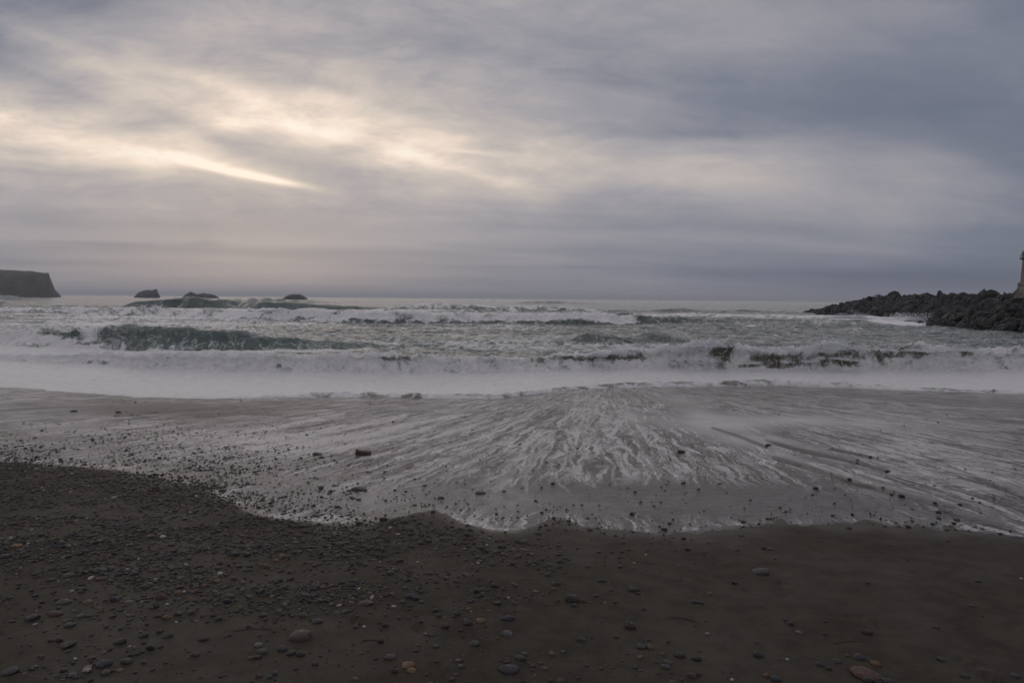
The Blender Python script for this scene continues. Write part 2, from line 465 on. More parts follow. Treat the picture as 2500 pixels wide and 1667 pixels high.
# ------------------------------------------------------------------ beach
def build_sand():
    rows = np.concatenate([np.linspace(-25, 1.5, 14), 1.8 * (31 / 1.8) ** (np.arange(0, 300) / 299.0), np.linspace(33, 70, 14)])
    c = cols(0.86, 560, 14, 22)
    Y = np.repeat(rows[:, None], len(c), 1)
    X = c[None, :] * np.sqrt(Y ** 2 + 2.2 ** 2)
    Z = sand_z(X, Y)
    ye = edge_y(X)
    wet = .6 * sst(-.35, 0.05, Y - ye + 0.25 * fbm(X / .5, Y / .5, 3, 31))
    mesh_obj('sand', np.stack([X, Y, Z], -1).reshape(-1, 3), grid_faces(*X.shape), mat_sand(), attrs={'wet': wet.ravel()},
             kind='structure', label='dark wet sand of the beach sloping down to the sea')


EDGE = [(-300, 1100), (0, 1125), (100, 1130), (200, 1140), (300, 1150), (380, 1165), (450, 1180), (520, 1205), (560, 1220), (600, 1245), (650, 1264),
        (750, 1274), (830, 1286), (900, 1280), (960, 1265), (1010, 1250), (1060, 1243), (1095, 1257), (1130, 1277), (1200, 1298), (1270, 1298),
        (1330, 1275), (1375, 1268), (1420, 1285), (1500, 1295), (1600, 1303), (1700, 1300), (1760, 1287), (1850, 1283), (1950, 1276), (2050, 1276),
        (2150, 1282), (2250, 1289), (2330, 1293), (2420, 1301), (2500, 1309), (2800, 1335)]
_ex, _ey = hit_sand([p[0] for p in EDGE], [p[1] for p in EDGE], 0.01)


def edge_y(x): return np.interp(x, _ex, _ey)


FRONT = [(-500, 925), (0, 944), (60, 947), (100, 950), (105, 953), (200, 958), (340, 968), (500, 972), (700, 970), (900, 968), (1050, 971), (1200, 973), (1270, 966),
         (1330, 958), (1420, 949), (1600, 945), (1900, 943), (2050, 947), (2200, 953), (2350, 957), (2500, 961), (3000, 975)]
_fx, _fy = hit_sand([p[0] for p in FRONT], [p[1] for p in FRONT], 0.06)


def front_y(x): return np.interp(x, _fx, _fy)


FO = hit_sand(1490, 925)          # where the backwash fan starts


def seg_mask(px, py, pts, width):
    """distance falloff to a polyline given in photo pixels, widths in the same"""
    m = np.zeros_like(px)
    for (x0, y0), (x1, y1) in zip(pts[:-1], pts[1:]):
        dx, dy = x1 - x0, y1 - y0; L = dx * dx + dy * dy
        t = np.clip(((px - x0) * dx + (py - y0) * dy) / L, 0, 1)
        d = np.hypot(px - x0 - t * dx, py - y0 - t * dy)
        m = np.maximum(m, np.exp(-(d / width) ** 2))
    return m


def ell(px, py, cx, cy, rx, ry, a=0):
    c, s = math.cos(math.radians(a)), math.sin(math.radians(a))
    dx, dy = px - cx, py - cy
    return np.exp(-(((dx * c + dy * s) / rx) ** 2 + ((-dx * s + dy * c) / ry) ** 2))


WAKES = [[(1740, 1043), (1800, 1062), (1872, 1090)], [(1890, 1117), (1980, 1143), (2070, 1172)], [(1870, 1075), (1960, 1100), (2090, 1128), (2165, 1150)],
         [(2060, 1172), (2170, 1200), (2330, 1240)], [(2030, 1095), (2130, 1117)], [(2250, 1110), (2320, 1135), (2420, 1180), (2500, 1215)],
         [(2340, 1165), (2400, 1178)], [(2300, 1245), (2400, 1275), (2500, 1300)]]


_c1 = [  # photo pixels = 1200 + x / 3.36, 930 + y / 3.36
    [(1090, 150), (1120, 240), (1170, 320), (1260, 450), (1300, 520), (1410, 560), (1480, 610), (1560, 690), (1650, 740), (1690, 830)], [(1150, 600), (1230, 660), (1290, 780), (1270, 860)],
    [(1240, 600), (1310, 700), (1370, 790), (1340, 840)], [(950, 570), (1060, 600), (1110, 680), (1130, 770), (1150, 800)], [(930, 620), (1010, 690), (1000, 780), (1020, 860)],
    [(1060, 520), (1140, 570), (1190, 640)], [(720, 420), (700, 470), (690, 570), (650, 650), (700, 750), (720, 810), (770, 850)], [(760, 500), (770, 600), (720, 660), (740, 790), (830, 870)],
    [(600, 500), (620, 620), (590, 700), (530, 760), (560, 850), (640, 920), (660, 960)], [(520, 440), (480, 520), (380, 600), (350, 680), (300, 760), (290, 860), (280, 960)],
    [(400, 420), (330, 500), (280, 560), (270, 650), (240, 760), (150, 890)], [(400, 480), (350, 560), (320, 660), (300, 740)], [(350, 380), (250, 430), (160, 520), (60, 620), (0, 680)],
    [(520, 480), (480, 560), (420, 640), (370, 760)], [(830, 520), (870, 580), (930, 640)], [(640, 480), (680, 560), (640, 620)], [(870, 700), (960, 700), (970, 740)],
    [(1480, 470), (1550, 560), (1640, 620), (1730, 690)], [(640, 590), (600, 670), (560, 720)], [(1080, 330), (1000, 420), (1050, 520), (1100, 570), (1130, 560), (1160, 500)],
    [(960, 440), (1040, 470), (1080, 540)], [(800, 760), (810, 820), (860, 880)], [(500, 760), (480, 820)], [(1500, 750), (1560, 800)], [(700, 440), (560, 400), (450, 420), (330, 480), (200, 560), (90, 640)]]
_c2 = [  # 600 + x / 3.36, 980 + y / 3.36
    [(2352, 280), (2200, 400), (2000, 450), (1850, 500), (1700, 560), (1500, 660)], [(2330, 330), (2200, 470), (2120, 600), (2100, 700)], [(2100, 340), (1800, 430), (1550, 500), (1400, 520)],
    [(2100, 230), (1980, 280), (1700, 370), (1500, 430), (1250, 470)], [(1900, 200), (1750, 230), (1450, 320), (1250, 400), (900, 480)], [(1500, 220), (1100, 320), (800, 380), (500, 420)],
    [(1300, 120), (900, 200), (500, 260), (100, 330)], [(1700, 120), (1300, 200), (900, 290), (500, 340)], [(800, 100), (300, 200), (0, 240)], [(2250, 520), (2150, 640), (2050, 720)],
    [(1900, 560), (1600, 640), (1300, 700)], [(1450, 560), (1100, 640), (800, 680)], [(2352, 420), (2300, 560), (2280, 680)]]
FINGERS = [[(1200 + a / 3.36, 930 + b / 3.36) for a, b in q] for q in _c1]
SWEEPS = [[(600 + a / 3.36, 980 + b / 3.36) for a, b in q] for q in _c2]


def build_swash():
    rows = 3.4 * (28.5 / 3.4) ** (np.arange(0, 330) / 329.0)
    c = cols(0.86, 560, 10, 16)
    Y = np.repeat(rows[:, None], len(c), 1); X = c[None, :] * np.sqrt(Y ** 2 + 2.2 ** 2)
    ye = edge_y(X) + 0.08 * fbm(X / .45, Y / .9, 4, 21) + .07 * fbm(X / .12, Y / .2, 3, 24)
    d = Y - ye
    th = np.where(d < 0, d * 0.4, 0.008 * (1 - np.exp(-d / .25)) + 0.0024 * np.clip(d, 0, 30))
    base = sand_base(Y) + 0.012 * fbm(X / 1.3, Y / 1.3, 3, 3)
    Z = base + th + np.clip(d, 0, 1) * (0.006 * fbm(X / .35, Y / .25, 4, 41) + .018 * fbm(X / 1.6, Y / .8, 3, 44) * sst(2, 8, d))
    px, py = project(X, Y, Z)
    r = np.hypot(X - FO[0], Y - FO[1]); fu = np.arctan2(X - FO[0], FO[1] - Y)
    # foam amount by place
    foam = .36 + 0 * X
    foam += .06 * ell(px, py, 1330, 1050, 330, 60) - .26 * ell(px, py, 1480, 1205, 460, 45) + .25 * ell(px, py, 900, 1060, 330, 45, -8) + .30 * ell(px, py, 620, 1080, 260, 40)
    foam += .25 * ell(px, py, 1450, 1010, 90, 60, 50) - .25 * ell(px, py, 400, 1000, 420, 22) - .15 * ell(px, py, 1700, 1000, 140, 30, 20)
    foam += .30 * ell(px, py, 2300, 1120, 350, 90, 18) - .22 * ell(px, py, 1900, 1230, 500, 40) - .2 * ell(px, py, 2300, 980, 400, 18, 3)
    fr = sst(0.02, .12, d) * sst(.55, .15, d)
    fringe = fr * (np.clip(ell(px, py, 800, 1275, 260, 30) + ell(px, py, 1220, 1295, 120, 25) + .7 * ell(px, py, 1620, 1295, 110, 20) + .8 * ell(px, py, 2450, 1290, 160, 30) + .5 * ell(px, py, 250, 1135, 350, 25), 0, 1))
    foam += .55 * fringe
    calm = .80 * ell(px, py, 1960, 1030, 330, 20, 1) + .85 * ell(px, py, 1790, 1070, 170, 26, 12) + .5 * ell(px, py, 1720, 1010, 120, 22, 20) + .35 * ell(px, py, 1700, 975, 140, 12, 4) + .25 * ell(px, py, 2330, 1060, 200, 25, 5)
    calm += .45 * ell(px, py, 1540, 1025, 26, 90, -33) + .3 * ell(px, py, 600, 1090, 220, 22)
    calm += (.58 * ell(px, py, 760, 1205, 460, 58, 8) + .50 * ell(px, py, 300, 1115, 320, 26, 4) + .45 * ell(px, py, 1120, 1235, 260, 40) + .22 * ell(px, py, 1700, 1235, 700, 40)) * (.75 + .7 * fbm(X / .16, Y / .28, 4, 78))
    for wk in WAKES:
        sh = [(a + 6, b - 9) for a, b in wk]
        calm += .45 * seg_mask(px, py, sh, 7) - .8 * seg_mask(px, py, wk, 4)
        foam -= .5 * seg_mask(px, py, wk, 5)
        Z = Z - .012 * seg_mask(px, py, wk, 5) + .01 * seg_mask(px, py, sh, 7)
    fing = 0 * X; wob = 3.5 * fbm(X / .35, Y / .5, 3, 131); wob2 = 2.0 * fbm(X / .35 + 9, Y / .5, 3, 132)
    for q in FINGERS:
        fing = np.maximum(fing, seg_mask(px + wob, py + wob2, q, 3.2) * sst(q[-1][1] + 6, q[-1][1] - 25, py))
    for q in SWEEPS:
        fing = np.maximum(fing, .75 * seg_mask(px + 2 * wob, py + wob2, q, 4.5))
    fing = fing * (.72 + .5 * fbm(X / .18, Y / .3, 3, 133))
    calm = np.clip(calm, 0, .85) * (0.75 + .35 * fbm(X / .8, Y / 1.5, 4, 77))
    foam = foam + .62 * fing
    depth = np.clip(.5 * sst(0.0, 3.0, d) + sst(.0, .5, d) * .5, 0, 1)
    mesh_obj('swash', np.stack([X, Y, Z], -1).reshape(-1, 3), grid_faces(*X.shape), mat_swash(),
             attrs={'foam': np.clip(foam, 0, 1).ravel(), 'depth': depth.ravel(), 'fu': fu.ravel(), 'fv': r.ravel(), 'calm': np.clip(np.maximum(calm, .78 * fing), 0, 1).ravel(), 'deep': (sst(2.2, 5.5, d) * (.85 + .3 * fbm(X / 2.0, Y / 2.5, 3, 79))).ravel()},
             kind='structure', label='thin backwash sheet of water with streaks of foam on the sand')


# ------------------------------------------------------------------ sea
class Wave:
    def __init__(s, pts, zs, Lf, Lb, seed, curl=0.0, rough=.12):
        p = np.array(pts, float)
        s.x, s.y = hit_z(p[:, 0], p[:, 1], zs)
        zc = z_on_ray(p[:, 0], p[:, 2], s.y + Lf)
        s.A = np.clip(zc - zs, 0, None); s.A[0] = s.A[-1] = 0
        s.Lf, s.Lb, s.seed, s.curl, s.rough = Lf, Lb, seed, curl, rough
    def eval(s, X, Y):
        sc = s.Lf
        yb = np.interp(X, s.x, s.y) + .5 * sc * fbm(X / (3.2 * sc), 0 * X + .3, 4, s.seed)
        A = np.interp(X, s.x, s.A) * (1 + s.rough * fbm(X / (1.5 * sc), Y / (3 * sc), 5, s.seed + 5, .6))
        q = Y - yb
        P = sst(-.25 * s.Lf, s.Lf, q) * np.where(q > s.Lf, np.exp(-((q - s.Lf) / s.Lb) ** 1.3), 1)
        P = np.where(q > s.Lf, np.exp(-(np.clip(q - s.Lf, 0, None) / s.Lb) ** 1.3), P)
        return A * P, q, A


W1 = Wave([(-900, 850, 849), (-400, 868, 852), (0, 882, 868), (200, 889, 862), (330, 900, 862), (450, 904, 865), (700, 907, 868), (900, 911, 866), (1000, 912, 868), (1120, 912, 874), (1250, 909, 874),
           (1420, 905, 868), (1520, 903, 856), (1600, 902, 850), (1700, 902, 838), (1745, 902, 833), (1800, 903, 846), (1900, 903, 848), (1980, 903, 846), (2035, 903, 833), (2080, 903, 845), (2200, 904, 852),
           (2260, 905, 848), (2330, 905, 850), (2420, 906, 854), (2500, 907, 856), (2900, 912, 870), (3300, 915, 914)], 0.2, .75, 2.4, 100, .45, .26)
W2 = Wave([(-900, 820, 818), (-300, 838, 812), (0, 850, 814), (100, 854, 803), (200, 856, 805), (300, 858, 797), (350, 860, 799), (400, 862, 804), (480, 862, 812), (560, 862, 811), (600, 862, 817), (650, 861, 824),
           (700, 860, 828), (760, 858, 834), (850, 856, 840), (1000, 853, 846), (1150, 850, 849)], 0.05, 1.6, 5.0, 200, .35)
W2b = Wave([(1330, 848, 847), (1400, 846, 830), (1440, 845, 815), (1490, 845, 816), (1530, 845, 826), (1560, 840, 823), (1600, 838, 810), (1650, 838, 814), (1700, 838, 830), (1800, 838, 837)], 0.05, 2.0, 4.5, 230, .0)
W2c = Wave([(850, 838, 837), (940, 838, 826), (980, 838, 828), (1050, 838, 834), (1150, 838, 832), (1250, 840, 834), (1340, 842, 841)], 0.05, 1.6, 4.0, 260, .0, .3)
W3 = Wave([(-600, 745, 744), (-100, 760, 752), (100, 766, 754), (300, 772, 755), (500, 778, 757), (700, 784, 758), (850, 790, 761), (1000, 791, 764), (1150, 789, 766), (1300, 792, 768), (1450, 795, 771), (1540, 793, 772),
           (1620, 790, 773), (1750, 789, 777), (1900, 788, 780), (2050, 790, 786), (2200, 792, 791)], 0.0, 2.0, 9.0, 300, .2)
W3b = Wave([(1250, 772, 771), (1500, 774, 765), (1650, 776, 766), (1800, 778, 768), (1950, 780, 771), (2080, 783, 772), (2200, 786, 776), (2280, 788, 782), (2300, 788, 787)], 0.0, 2.2, 6.0, 330, .2)
W4 = Wave([(280, 752, 750), (310, 752, 738), (350, 752, 734), (400, 752, 731), (430, 752, 727), (455, 753, 726), (480, 753, 728), (492, 753, 738), (520, 753, 733), (560, 754, 735), (572, 754, 742), (590, 757, 741),
           (620, 758, 738), (660, 758, 738), (700, 758, 740), (760, 758, 744), (850, 758, 750), (950, 757, 756)], 0.0, 4.0, 14, 400, .1, .08)
W4b = Wave([(500, 741, 740), (555, 741, 731), (600, 741, 727), (660, 741, 727), (700, 741, 730), (760, 741, 733), (830, 741, 739)], 0.0, 6, 20, 420, 0, .1)
W4c = Wave([(-300, 742, 738), (-60, 748, 722), (0, 750, 726), (30, 750, 728), (70, 748, 731), (100, 746, 734), (150, 744, 738), (220, 743, 742)], 0.0, 4, 14, 440, .0, .1)
W5 = Wave([(900, 760, 758), (960, 760, 748), (1000, 760, 742), (1050, 760, 741), (1100, 761, 745), (1200, 762, 749), (1300, 762, 748), (1400, 763, 752), (1480, 764, 760)], 0.0, 4.0, 12, 500, .1, .15)
W6 = Wave([(1230, 742, 741), (1290, 742, 735), (1350, 742, 734), (1420, 743, 738), (1500, 743, 742)], 0.0, 8, 40, 600, 0, .1)
W7 = Wave([(1600, 762, 761), (1650, 762, 755), (1700, 762, 757), (1740, 762, 760), (1790, 762, 755), (1830, 763, 758), (1900, 764, 763)], 0.0, 5, 16, 620, 0, .1)
WAVES = [W1, W2, W2b, W2c, W3, W3b, W4, W4b, W4c, W5, W6, W7]


def sea_arrays(rows, c):
    Y = np.repeat(rows[:, None], len(c), 1); X = c[None, :] * Y
    gap = np.gradient(rows)[:, None] + 0 * Y
    front = front_y(X) + .10 * fbm(X / .7, 0 * X, 4, 61) + .03 * fbm(X / .12, 0 * X + 2, 3, 62)
    s = Y - front
    lvl = np.maximum(sand_base(Y) + 0.075, 0.20 - 0.2 * sst(30, 60, Y))
    lip = 1 - np.exp(-np.clip(s, 0, None) / .12)
    Z = np.where(s < 0, sand_base(Y) - 0.25, sand_base(Y) - .05 + (lvl - sand_base(Y) + .05) * lip)
    # chop
    def band(wx, wy, amp, seed, o=4):
        vis = 1 - sst(.25, .8, gap / wy)
        return amp * fbm(X / wx, Y / wy, o, seed) * vis
    chop = (.17 * sst(32.5, 40, Y)) * (fbm(X / 1.7, Y / 1.0, 4, 71, ridge=True)) * (1 - sst(.4, 1.6, gap))
    chop = chop + .16 * sst(36, 70, Y) * fbm(X / 5, Y / 2.6, 4, 72, ridge=True) * (1 - sst(1, 4, gap))
    chop = chop + .28 * sst(60, 150, Y) * fbm(X / 14, Y / 7, 4, 73, ridge=True) * (1 - sst(3, 12, gap))
    chop = chop + .30 * sst(150, 400, Y) * fbm(X / 45, Y / 22, 3, 74, ridge=True)
    Z = Z + chop
    dy = 0 * Y
    hs = {}
    for i, wv in enumerate(WAVES):
        h, q, A = wv.eval(X, Y)
        Z = Z + h; hs[i] = (h, q, A)
        if wv.curl: dy = dy - wv.curl * A * sst(.45, 1, h / np.maximum(A, .05)) * np.where(q < wv.Lf * 1.6, 1, 0.0) * np.exp(-np.clip(q - wv.Lf, 0, None) / wv.Lf)
    # turbulent foam relief on the breaking water
    h1, q1, A1 = hs[0]
    tur = sst(-.6, .1, q1) * sst(5.0, .6, q1)
    px, py = project(X, Y, Z)
    clear = (ell(px, py, 1757, 868, 24, 20) + ell(px, py, 1905, 883, 62, 15) + .85 * ell(px, py, 2068, 874, 40, 22) + .8 * ell(px, py, 2195, 864, 62, 13)
             + .55 * ell(px, py, 1510, 876, 90, 8) + .7 * ell(px, py, 955, 875, 60, 6) + .7 * ell(px, py, 1830, 897, 30, 6) + .6 * ell(px, py, 2350, 862, 22, 10)
             + .4 * ell(px, py, 1390, 873, 60, 6) + .55 * ell(px, py, 330, 868, 20, 9))
    clear = np.clip(clear * (1.25 + .7 * fbm(X / .5, Y / .3, 4, 99)), 0, 1)
    solid = 1 - clear
    Z = Z + tur * solid * (.27 * fbm(X / .6, Y / .5, 5, 81, .62, ridge=True) + .07 * fbm(X / .20, Y / .16, 3, 82)) * np.clip(A1 * 1.1, .35, 1.1)
    Z = Z + .010 * (1 - sst(0, 1, q1)) * fbm(X / .5, Y / .8, 4, 83) * (s > 0)
    h2, q2, A2 = hs[1]
    Z = Z + sst(350, 250, px) * sst(-1, .3, q2) * sst(8, 1, q2) * .26 * fbm(X / 1.1, Y / .8, 5, 84, .6, ridge=True)
    h3, q3, A3 = hs[4]
    Z = Z + sst(-1.5, .5, q3) * sst(6, 1.5, q3) * sst(1600, 1500, px) * (.38 * fbm(X / 2.2, Y / 1.6, 5, 85, .6, ridge=True) + .2 * fbm(X / 6, Y / 5, 2, 86))
    # the rolled lip of the wash
    roll = np.exp(-((s - .42) / .30) ** 2) * sst(450, 800, px)
    Z = Z + (s > 0) * (.075 * roll * (1 + .9 * fbm(X / .35, Y / .3, 4, 87)) + .02 * sst(0, 1, s) * sst(-.2, -2, q1) * fbm(X / 1.1, Y / .6, 4, 88))
    # foam ------------------------------------------------------------
    foam = .35 + .20 * fbm(X / 9, Y / 5, 4, 91) - .10 * sst(150, 350, Y)
    foam = np.where(py < 733, .12, foam)
    foam = foam + .26 * ell(px, py, 350, 785, 520, 24) + .10 * ell(px, py, 1250, 845, 420, 18) - .1 * ell(px, py, 2250, 825, 350, 20)  # leftmost patch: extra foam painting in the bright sun glitter on the water
    foam = np.maximum(foam, (.97 - .36 * np.exp(-((s - .35) / .5) ** 2) * sst(450, 1000, px) * (1 + 1.6 * fbm(X / .7, Y / .3, 4, 89)) + .16 * fbm(X / 1.8, Y / .4, 5, 189, .6)) * sst(.35, -.35, q1))                                # the wash in front of the shorebreak
    foam = np.maximum(foam, (.77 + .40 * fbm(X / 1.1, Y / .5, 4, 90)) * sst(-.8, -.1, q1) * sst(1.5, .85, q1) * solid * sst(.05, .2, A1))
    bh = sst(8, 1.2, q1) * sst(.6, 1.2, q1)
    foam = np.maximum(foam, bh * (.62 * ell(px, py, 1330, 855, 330, 30) + .50 * ell(px, py, 2400, 870, 180, 40) + .45))
    foam = np.maximum(foam, .95 * sst(980, 820, px) * sst(-.2, .3, q1) * sst(10, 5.5, q1))          # white water between the two left waves
    left = sst(470, 150, px)
    win2 = np.clip(1.3 * (ell(px, py, 120, 812, 30, 9) + ell(px, py, 175, 822, 26, 8) + ell(px, py, 285, 822, 34, 12) + .8 * ell(px, py, 90, 847, 30, 5) + .7 * ell(px, py, 225, 838, 50, 4)), 0, 1)
    foam = np.maximum(foam, sst(-2.5, -.4, q2) * sst(6, 1.5, q2) * left * (.76 + .35 * fbm(X / 1.6, Y / .9, 4, 191) - .5 * win2))
    face2 = sst(-.2, .3, q2) * sst(2.2, 1.6, q2) * (1 - left) * sst(1150, 950, px)
    foam = foam * (1 - face2) + face2 * (.20 + .12 * fbm(X / 1.2, Y / .8, 3, 95) + .25 * ell(px, py, 420, 850, 90, 12))
    foam = np.maximum(foam, .9 * sst(-3.5, -1.8, q2) * sst(.1, -.6, q2) * sst(1000, 850, px))
    face2b = np.clip(hs[2][0] / .8, 0, 1)
    foam = foam * (1 - .6 * face2b)
    on3 = sst(-.7, .2, q3) * sst(5.5, 2.5, q3)
    m3 = (.78 + .45 * fbm(X / 4.5, Y / 1.6, 4, 190)) * sst(1600, 1520, px) * (1 - .8 * (ell(px, py, 880, 784, 60, 5) + ell(px, py, 1330, 789, 110, 5) + ell(px, py, 760, 777, 40, 3) + ell(px, py, 1180, 788, 40, 3)))
    foam = np.maximum(foam, on3 * m3 * (.98 - .30 * sst(650, 250, px)))
    h3b, q3b, _ = hs[5]
    foam = np.maximum(foam, sst(-.5, .2, q3b) * sst(5, 2.5, q3b) * (.62 + .36 * sst(1950, 2080, px) ) * sst(1450, 1600, px))
    for i, lo in ((6, .14), (7, .18), (8, .4), (9, .62), (10, .25), (11, .3)):
        h, q, A = hs[i]
        fm = np.clip(h / np.maximum(A, .3), 0, 1) * (A > .15)
        tgt = lo + (.5 * ell(px, py, 565, 748, 26, 12) + .35 * ell(px, py, 488, 745, 10, 14) if i == 6 else 0) + (.4 * ell(px, py, 20, 726, 60, 8) if i == 8 else 0)
        foam = foam * (1 - fm) + fm * tgt
    foam = np.maximum(foam, .75 * ell(px, py, 1000, 757, 160, 3.5) + .5 * ell(px, py, 1250, 756, 130, 3))
    # the splash against the rocks
    foam = np.maximum(foam, 1.0 * ell(px, py, 2180, 783, 95, 9, 5) * 1.4)
    foam = np.clip(foam, 0, 1.05)
    lace = np.clip(.25 + .45 * face2 * sst(.9, .3, q2) + .55 * bh + .4 * sst(-2.5, .5, q1) * clear + .25 * ell(px, py, 2068, 874, 40, 22) * 2, 0, .9) * sst(120, 60, Y)
    silt = sst(44, 33, Y) * sst(600, 1100, px) * .95 + .15
    silt = np.clip(silt, 0, 1) * np.ones_like(X)
    Yf = Y + dy
    V = np.stack([X, Yf, Z], -1).reshape(-1, 3)
    at = {'foam': foam.ravel(), 'silt': silt.ravel(), 'dist': Y.ravel(), 'lace': lace.ravel(),
          'churn': np.clip(.30 * face2 + .34 * np.clip(hs[6][0], 0, 1) + .34 * np.clip(hs[7][0], 0, 1) + .2 * face2b, 0, .5).ravel()}
    return V, at, X.shape


def build_sea():
    r1 = np.concatenate([np.arange(17.5, 27, .07), np.arange(27, 29.5, .09), np.arange(29.5, 35.8, .04)])
    r2 = np.concatenate([np.arange(35.7, 41, .15), np.arange(41, 52, .07), np.arange(52, 86, .25), np.arange(86, 100, .14), np.arange(100, 165, .5),
                         np.arange(165, 200, .3), 200 * (1500 / 200) ** (np.arange(0, 110) / 109.0), 1550 * (14000 / 1550) ** (np.arange(0, 25) / 24.0)])
    V1, A1, s1 = sea_arrays(r1, cols(.82, 1000, 8, 14))
    V2, A2, s2 = sea_arrays(r2, cols(.82, 500, 8, 12))
    Fc = np.concatenate([grid_faces(*s1), grid_faces(*s2, base=len(V1))])
    at = {k: np.concatenate([A1[k], A2[k]]) for k in A1}
    mesh_obj('sea', np.concatenate([V1, V2]), Fc, mat_sea(), attrs=at, kind='structure', label='grey green sea with rows of breaking waves and white foam')


# spray thrown up along the crests -------------------------------------------------
def build_spray():
    P, R = [], []
    def burst(px, py, n, sx, sy, dist, r, up=1.6, depth=.6):
        """droplets thrown up from a crest point; sx, sy the spread in metres"""
        d = pix_dir(px, py); o = d / d[1] * dist
        x = rng.normal(0, sx, n); h = -np.abs(rng.exponential(sy, n)) * rng.random(n) ** .3
        h = np.minimum(rng.exponential(sy, n), 2.6 * sy) * rng.random(n) ** .4; y = rng.normal(0, depth, n)
        P.append(np.stack([o[0] + x, o[1] + y, H + o[2] + h - sy * .4], -1)); R.append(r * rng.lognormal(0, .45, n))
    def line(pts, n, sy, dist, r, depth=.4):
        """tufts of droplets torn off along a crest"""
        p = np.array(pts, float); m = max(12, n // 45); t = rng.random(m * 3) * (len(p) - 1); i = t.astype(int); f = t - i
        q = p[i] * (1 - f[:, None]) + p[np.minimum(i + 1, len(p) - 1)] * f[:, None]
        nz = .5 + .5 * fbm(q[:, 0] / 26.0, 0 * q[:, 0] + 3, 4, 55); keep = rng.random(m * 3) < np.clip(nz * 1.8 - .55, .02, 1) ** 1.6
        q = q[keep][:m]; nz = nz[keep][:m]; m = len(q); k = np.maximum(6, (n / m * rng.lognormal(-.3, .8, m))).astype(int)
        d = pix_dir(q[:, 0], q[:, 1]); o = d / d[:, 1:2] * dist; hh = sy * rng.lognormal(-.2, .6, m) * (.4 + nz)
        lean = rng.normal(0, .6, m); idx = np.repeat(np.arange(m), k); K = len(idx)
        h = np.minimum(rng.exponential(1, K), 2.4) * hh[idx] * .7; wx = sy * .45 + 0 * h
        P.append(np.stack([o[idx, 0] + rng.normal(0, 1, K) * wx * np.exp(-h / hh[idx] * .4) + lean[idx] * h, o[idx, 1] + rng.normal(0, depth * .5, K), H + o[idx, 2] + h - .07], -1))
        R.append(r * rng.lognormal(0, .35, K) * np.exp(-h / hh[idx] * .25))
    line([(1440, 866), (1520, 858), (1600, 851), (1700, 840), (1745, 834), (1800, 848), (1900, 850), (1980, 848), (2035, 836), (2080, 847), (2200, 854), (2260, 850), (2330, 852), (2420, 856), (2500, 858)], 26000, .085, 31.2, .008)
    line([(1450, 884), (1600, 878), (1700, 872), (1800, 885), (1980, 880), (2010, 870), (2110, 880), (2250, 872), (2500, 880)], 14000, .10, 30.6, .008)
    line([(0, 872), (250, 864), (450, 867), (700, 870), (900, 868), (1100, 876), (1420, 870)], 8000, .04, 31.3, .008)
    burst(1735, 842, 2600, .75, .12, 31.2, .0085); burst(2035, 846, 2600, .30, .24, 31.2, .0085); burst(2005, 855, 1500, .5, .14, 31.2, .0085)
    burst(1440, 866, 500, .25, .12, 31.4, .008); burst(2255, 855, 1300, .3, .16, 31.2, .0085); burst(1630, 852, 900, .4, .10, 31.2, .0085)
    line([(0, 816), (60, 810), (100, 805), (200, 807), (300, 799), (340, 800), (400, 806)], 8000, .14, 46.5, .018)
    burst(325, 800, 1500, .5, .22, 46.5, .018); burst(190, 808, 1400, 1.0, .16, 46.5, .018)
    line([(150, 757), (500, 758), (700, 760), (850, 762), (1000, 765), (1300, 769), (1540, 772)], 6000, .16, 96, .035, 1)
    line([(1990, 776), (2060, 776), (2120, 778), (2200, 780), (2270, 786)], 5000, .28, 118, .04, 2)
    burst(2095, 778, 700, 1.2, .4, 125, .04); burst(2195, 779, 900, .8, .5, 118, .045); burst(2240, 780, 1200, 1.4, .5, 112, .045)
    burst(8, 727, 1800, 2.2, .35, 178, .05); burst(40, 731, 600, 2.5, .2, 178, .05)
    line([(330, 736), (400, 732), (450, 727), (480, 729), (560, 735), (640, 739), (760, 744)], 3000, .16, 190, .05, 1)
    line([(960, 748), (1050, 742), (1150, 748), (1300, 749)], 1800, .14, 180, .05, 1)
    C = np.concatenate(P); R_ = np.concatenate(R); n = len(C)
    T = np.array([(1, 1, 1), (1, -1, -1), (-1, 1, -1), (-1, -1, 1)], float) * .8
    q = rng.normal(size=(n, 4)); q /= np.linalg.norm(q, axis=1)[:, None]; w, x, y, z = q.T
    M = np.stack([1 - 2 * (y * y + z * z), 2 * (x * y - z * w), 2 * (x * z + y * w), 2 * (x * y + z * w), 1 - 2 * (x * x + z * z), 2 * (y * z - x * w),
                  2 * (x * z - y * w), 2 * (y * z + x * w), 1 - 2 * (x * x + y * y)], -1).reshape(n, 3, 3)
    V = C[:, None, :] + np.einsum('nij,kj->nki', M, T) * R_[:, None, None]
    Fc = np.array([(0, 1, 2), (0, 3, 1), (0, 2, 3), (1, 3, 2)])[None] + (np.arange(n) * 4)[:, None, None]
    mt, N = material('spray_droplets')
    df = N.n('ShaderNodeBsdfDiffuse'); df.inputs[0].default_value = (.82, .84, .87, 1)
    tr = N.n('ShaderNodeBsdfTranslucent'); tr.inputs[0].default_value = (.82, .84, .87, 1)
    mx = N.n('ShaderNodeMixShader'); mx.inputs[0].default_value = .5; N.l(df.outputs[0], mx.inputs[1]); N.l(tr.outputs[0], mx.inputs[2]); N.out(mx.outputs[0])
    mesh_obj('sea_spray', V.reshape(-1, 3), Fc.reshape(-1, 3), mt, smooth=False, kind='stuff', label='white spray thrown up along the breaking crests', category='spray')


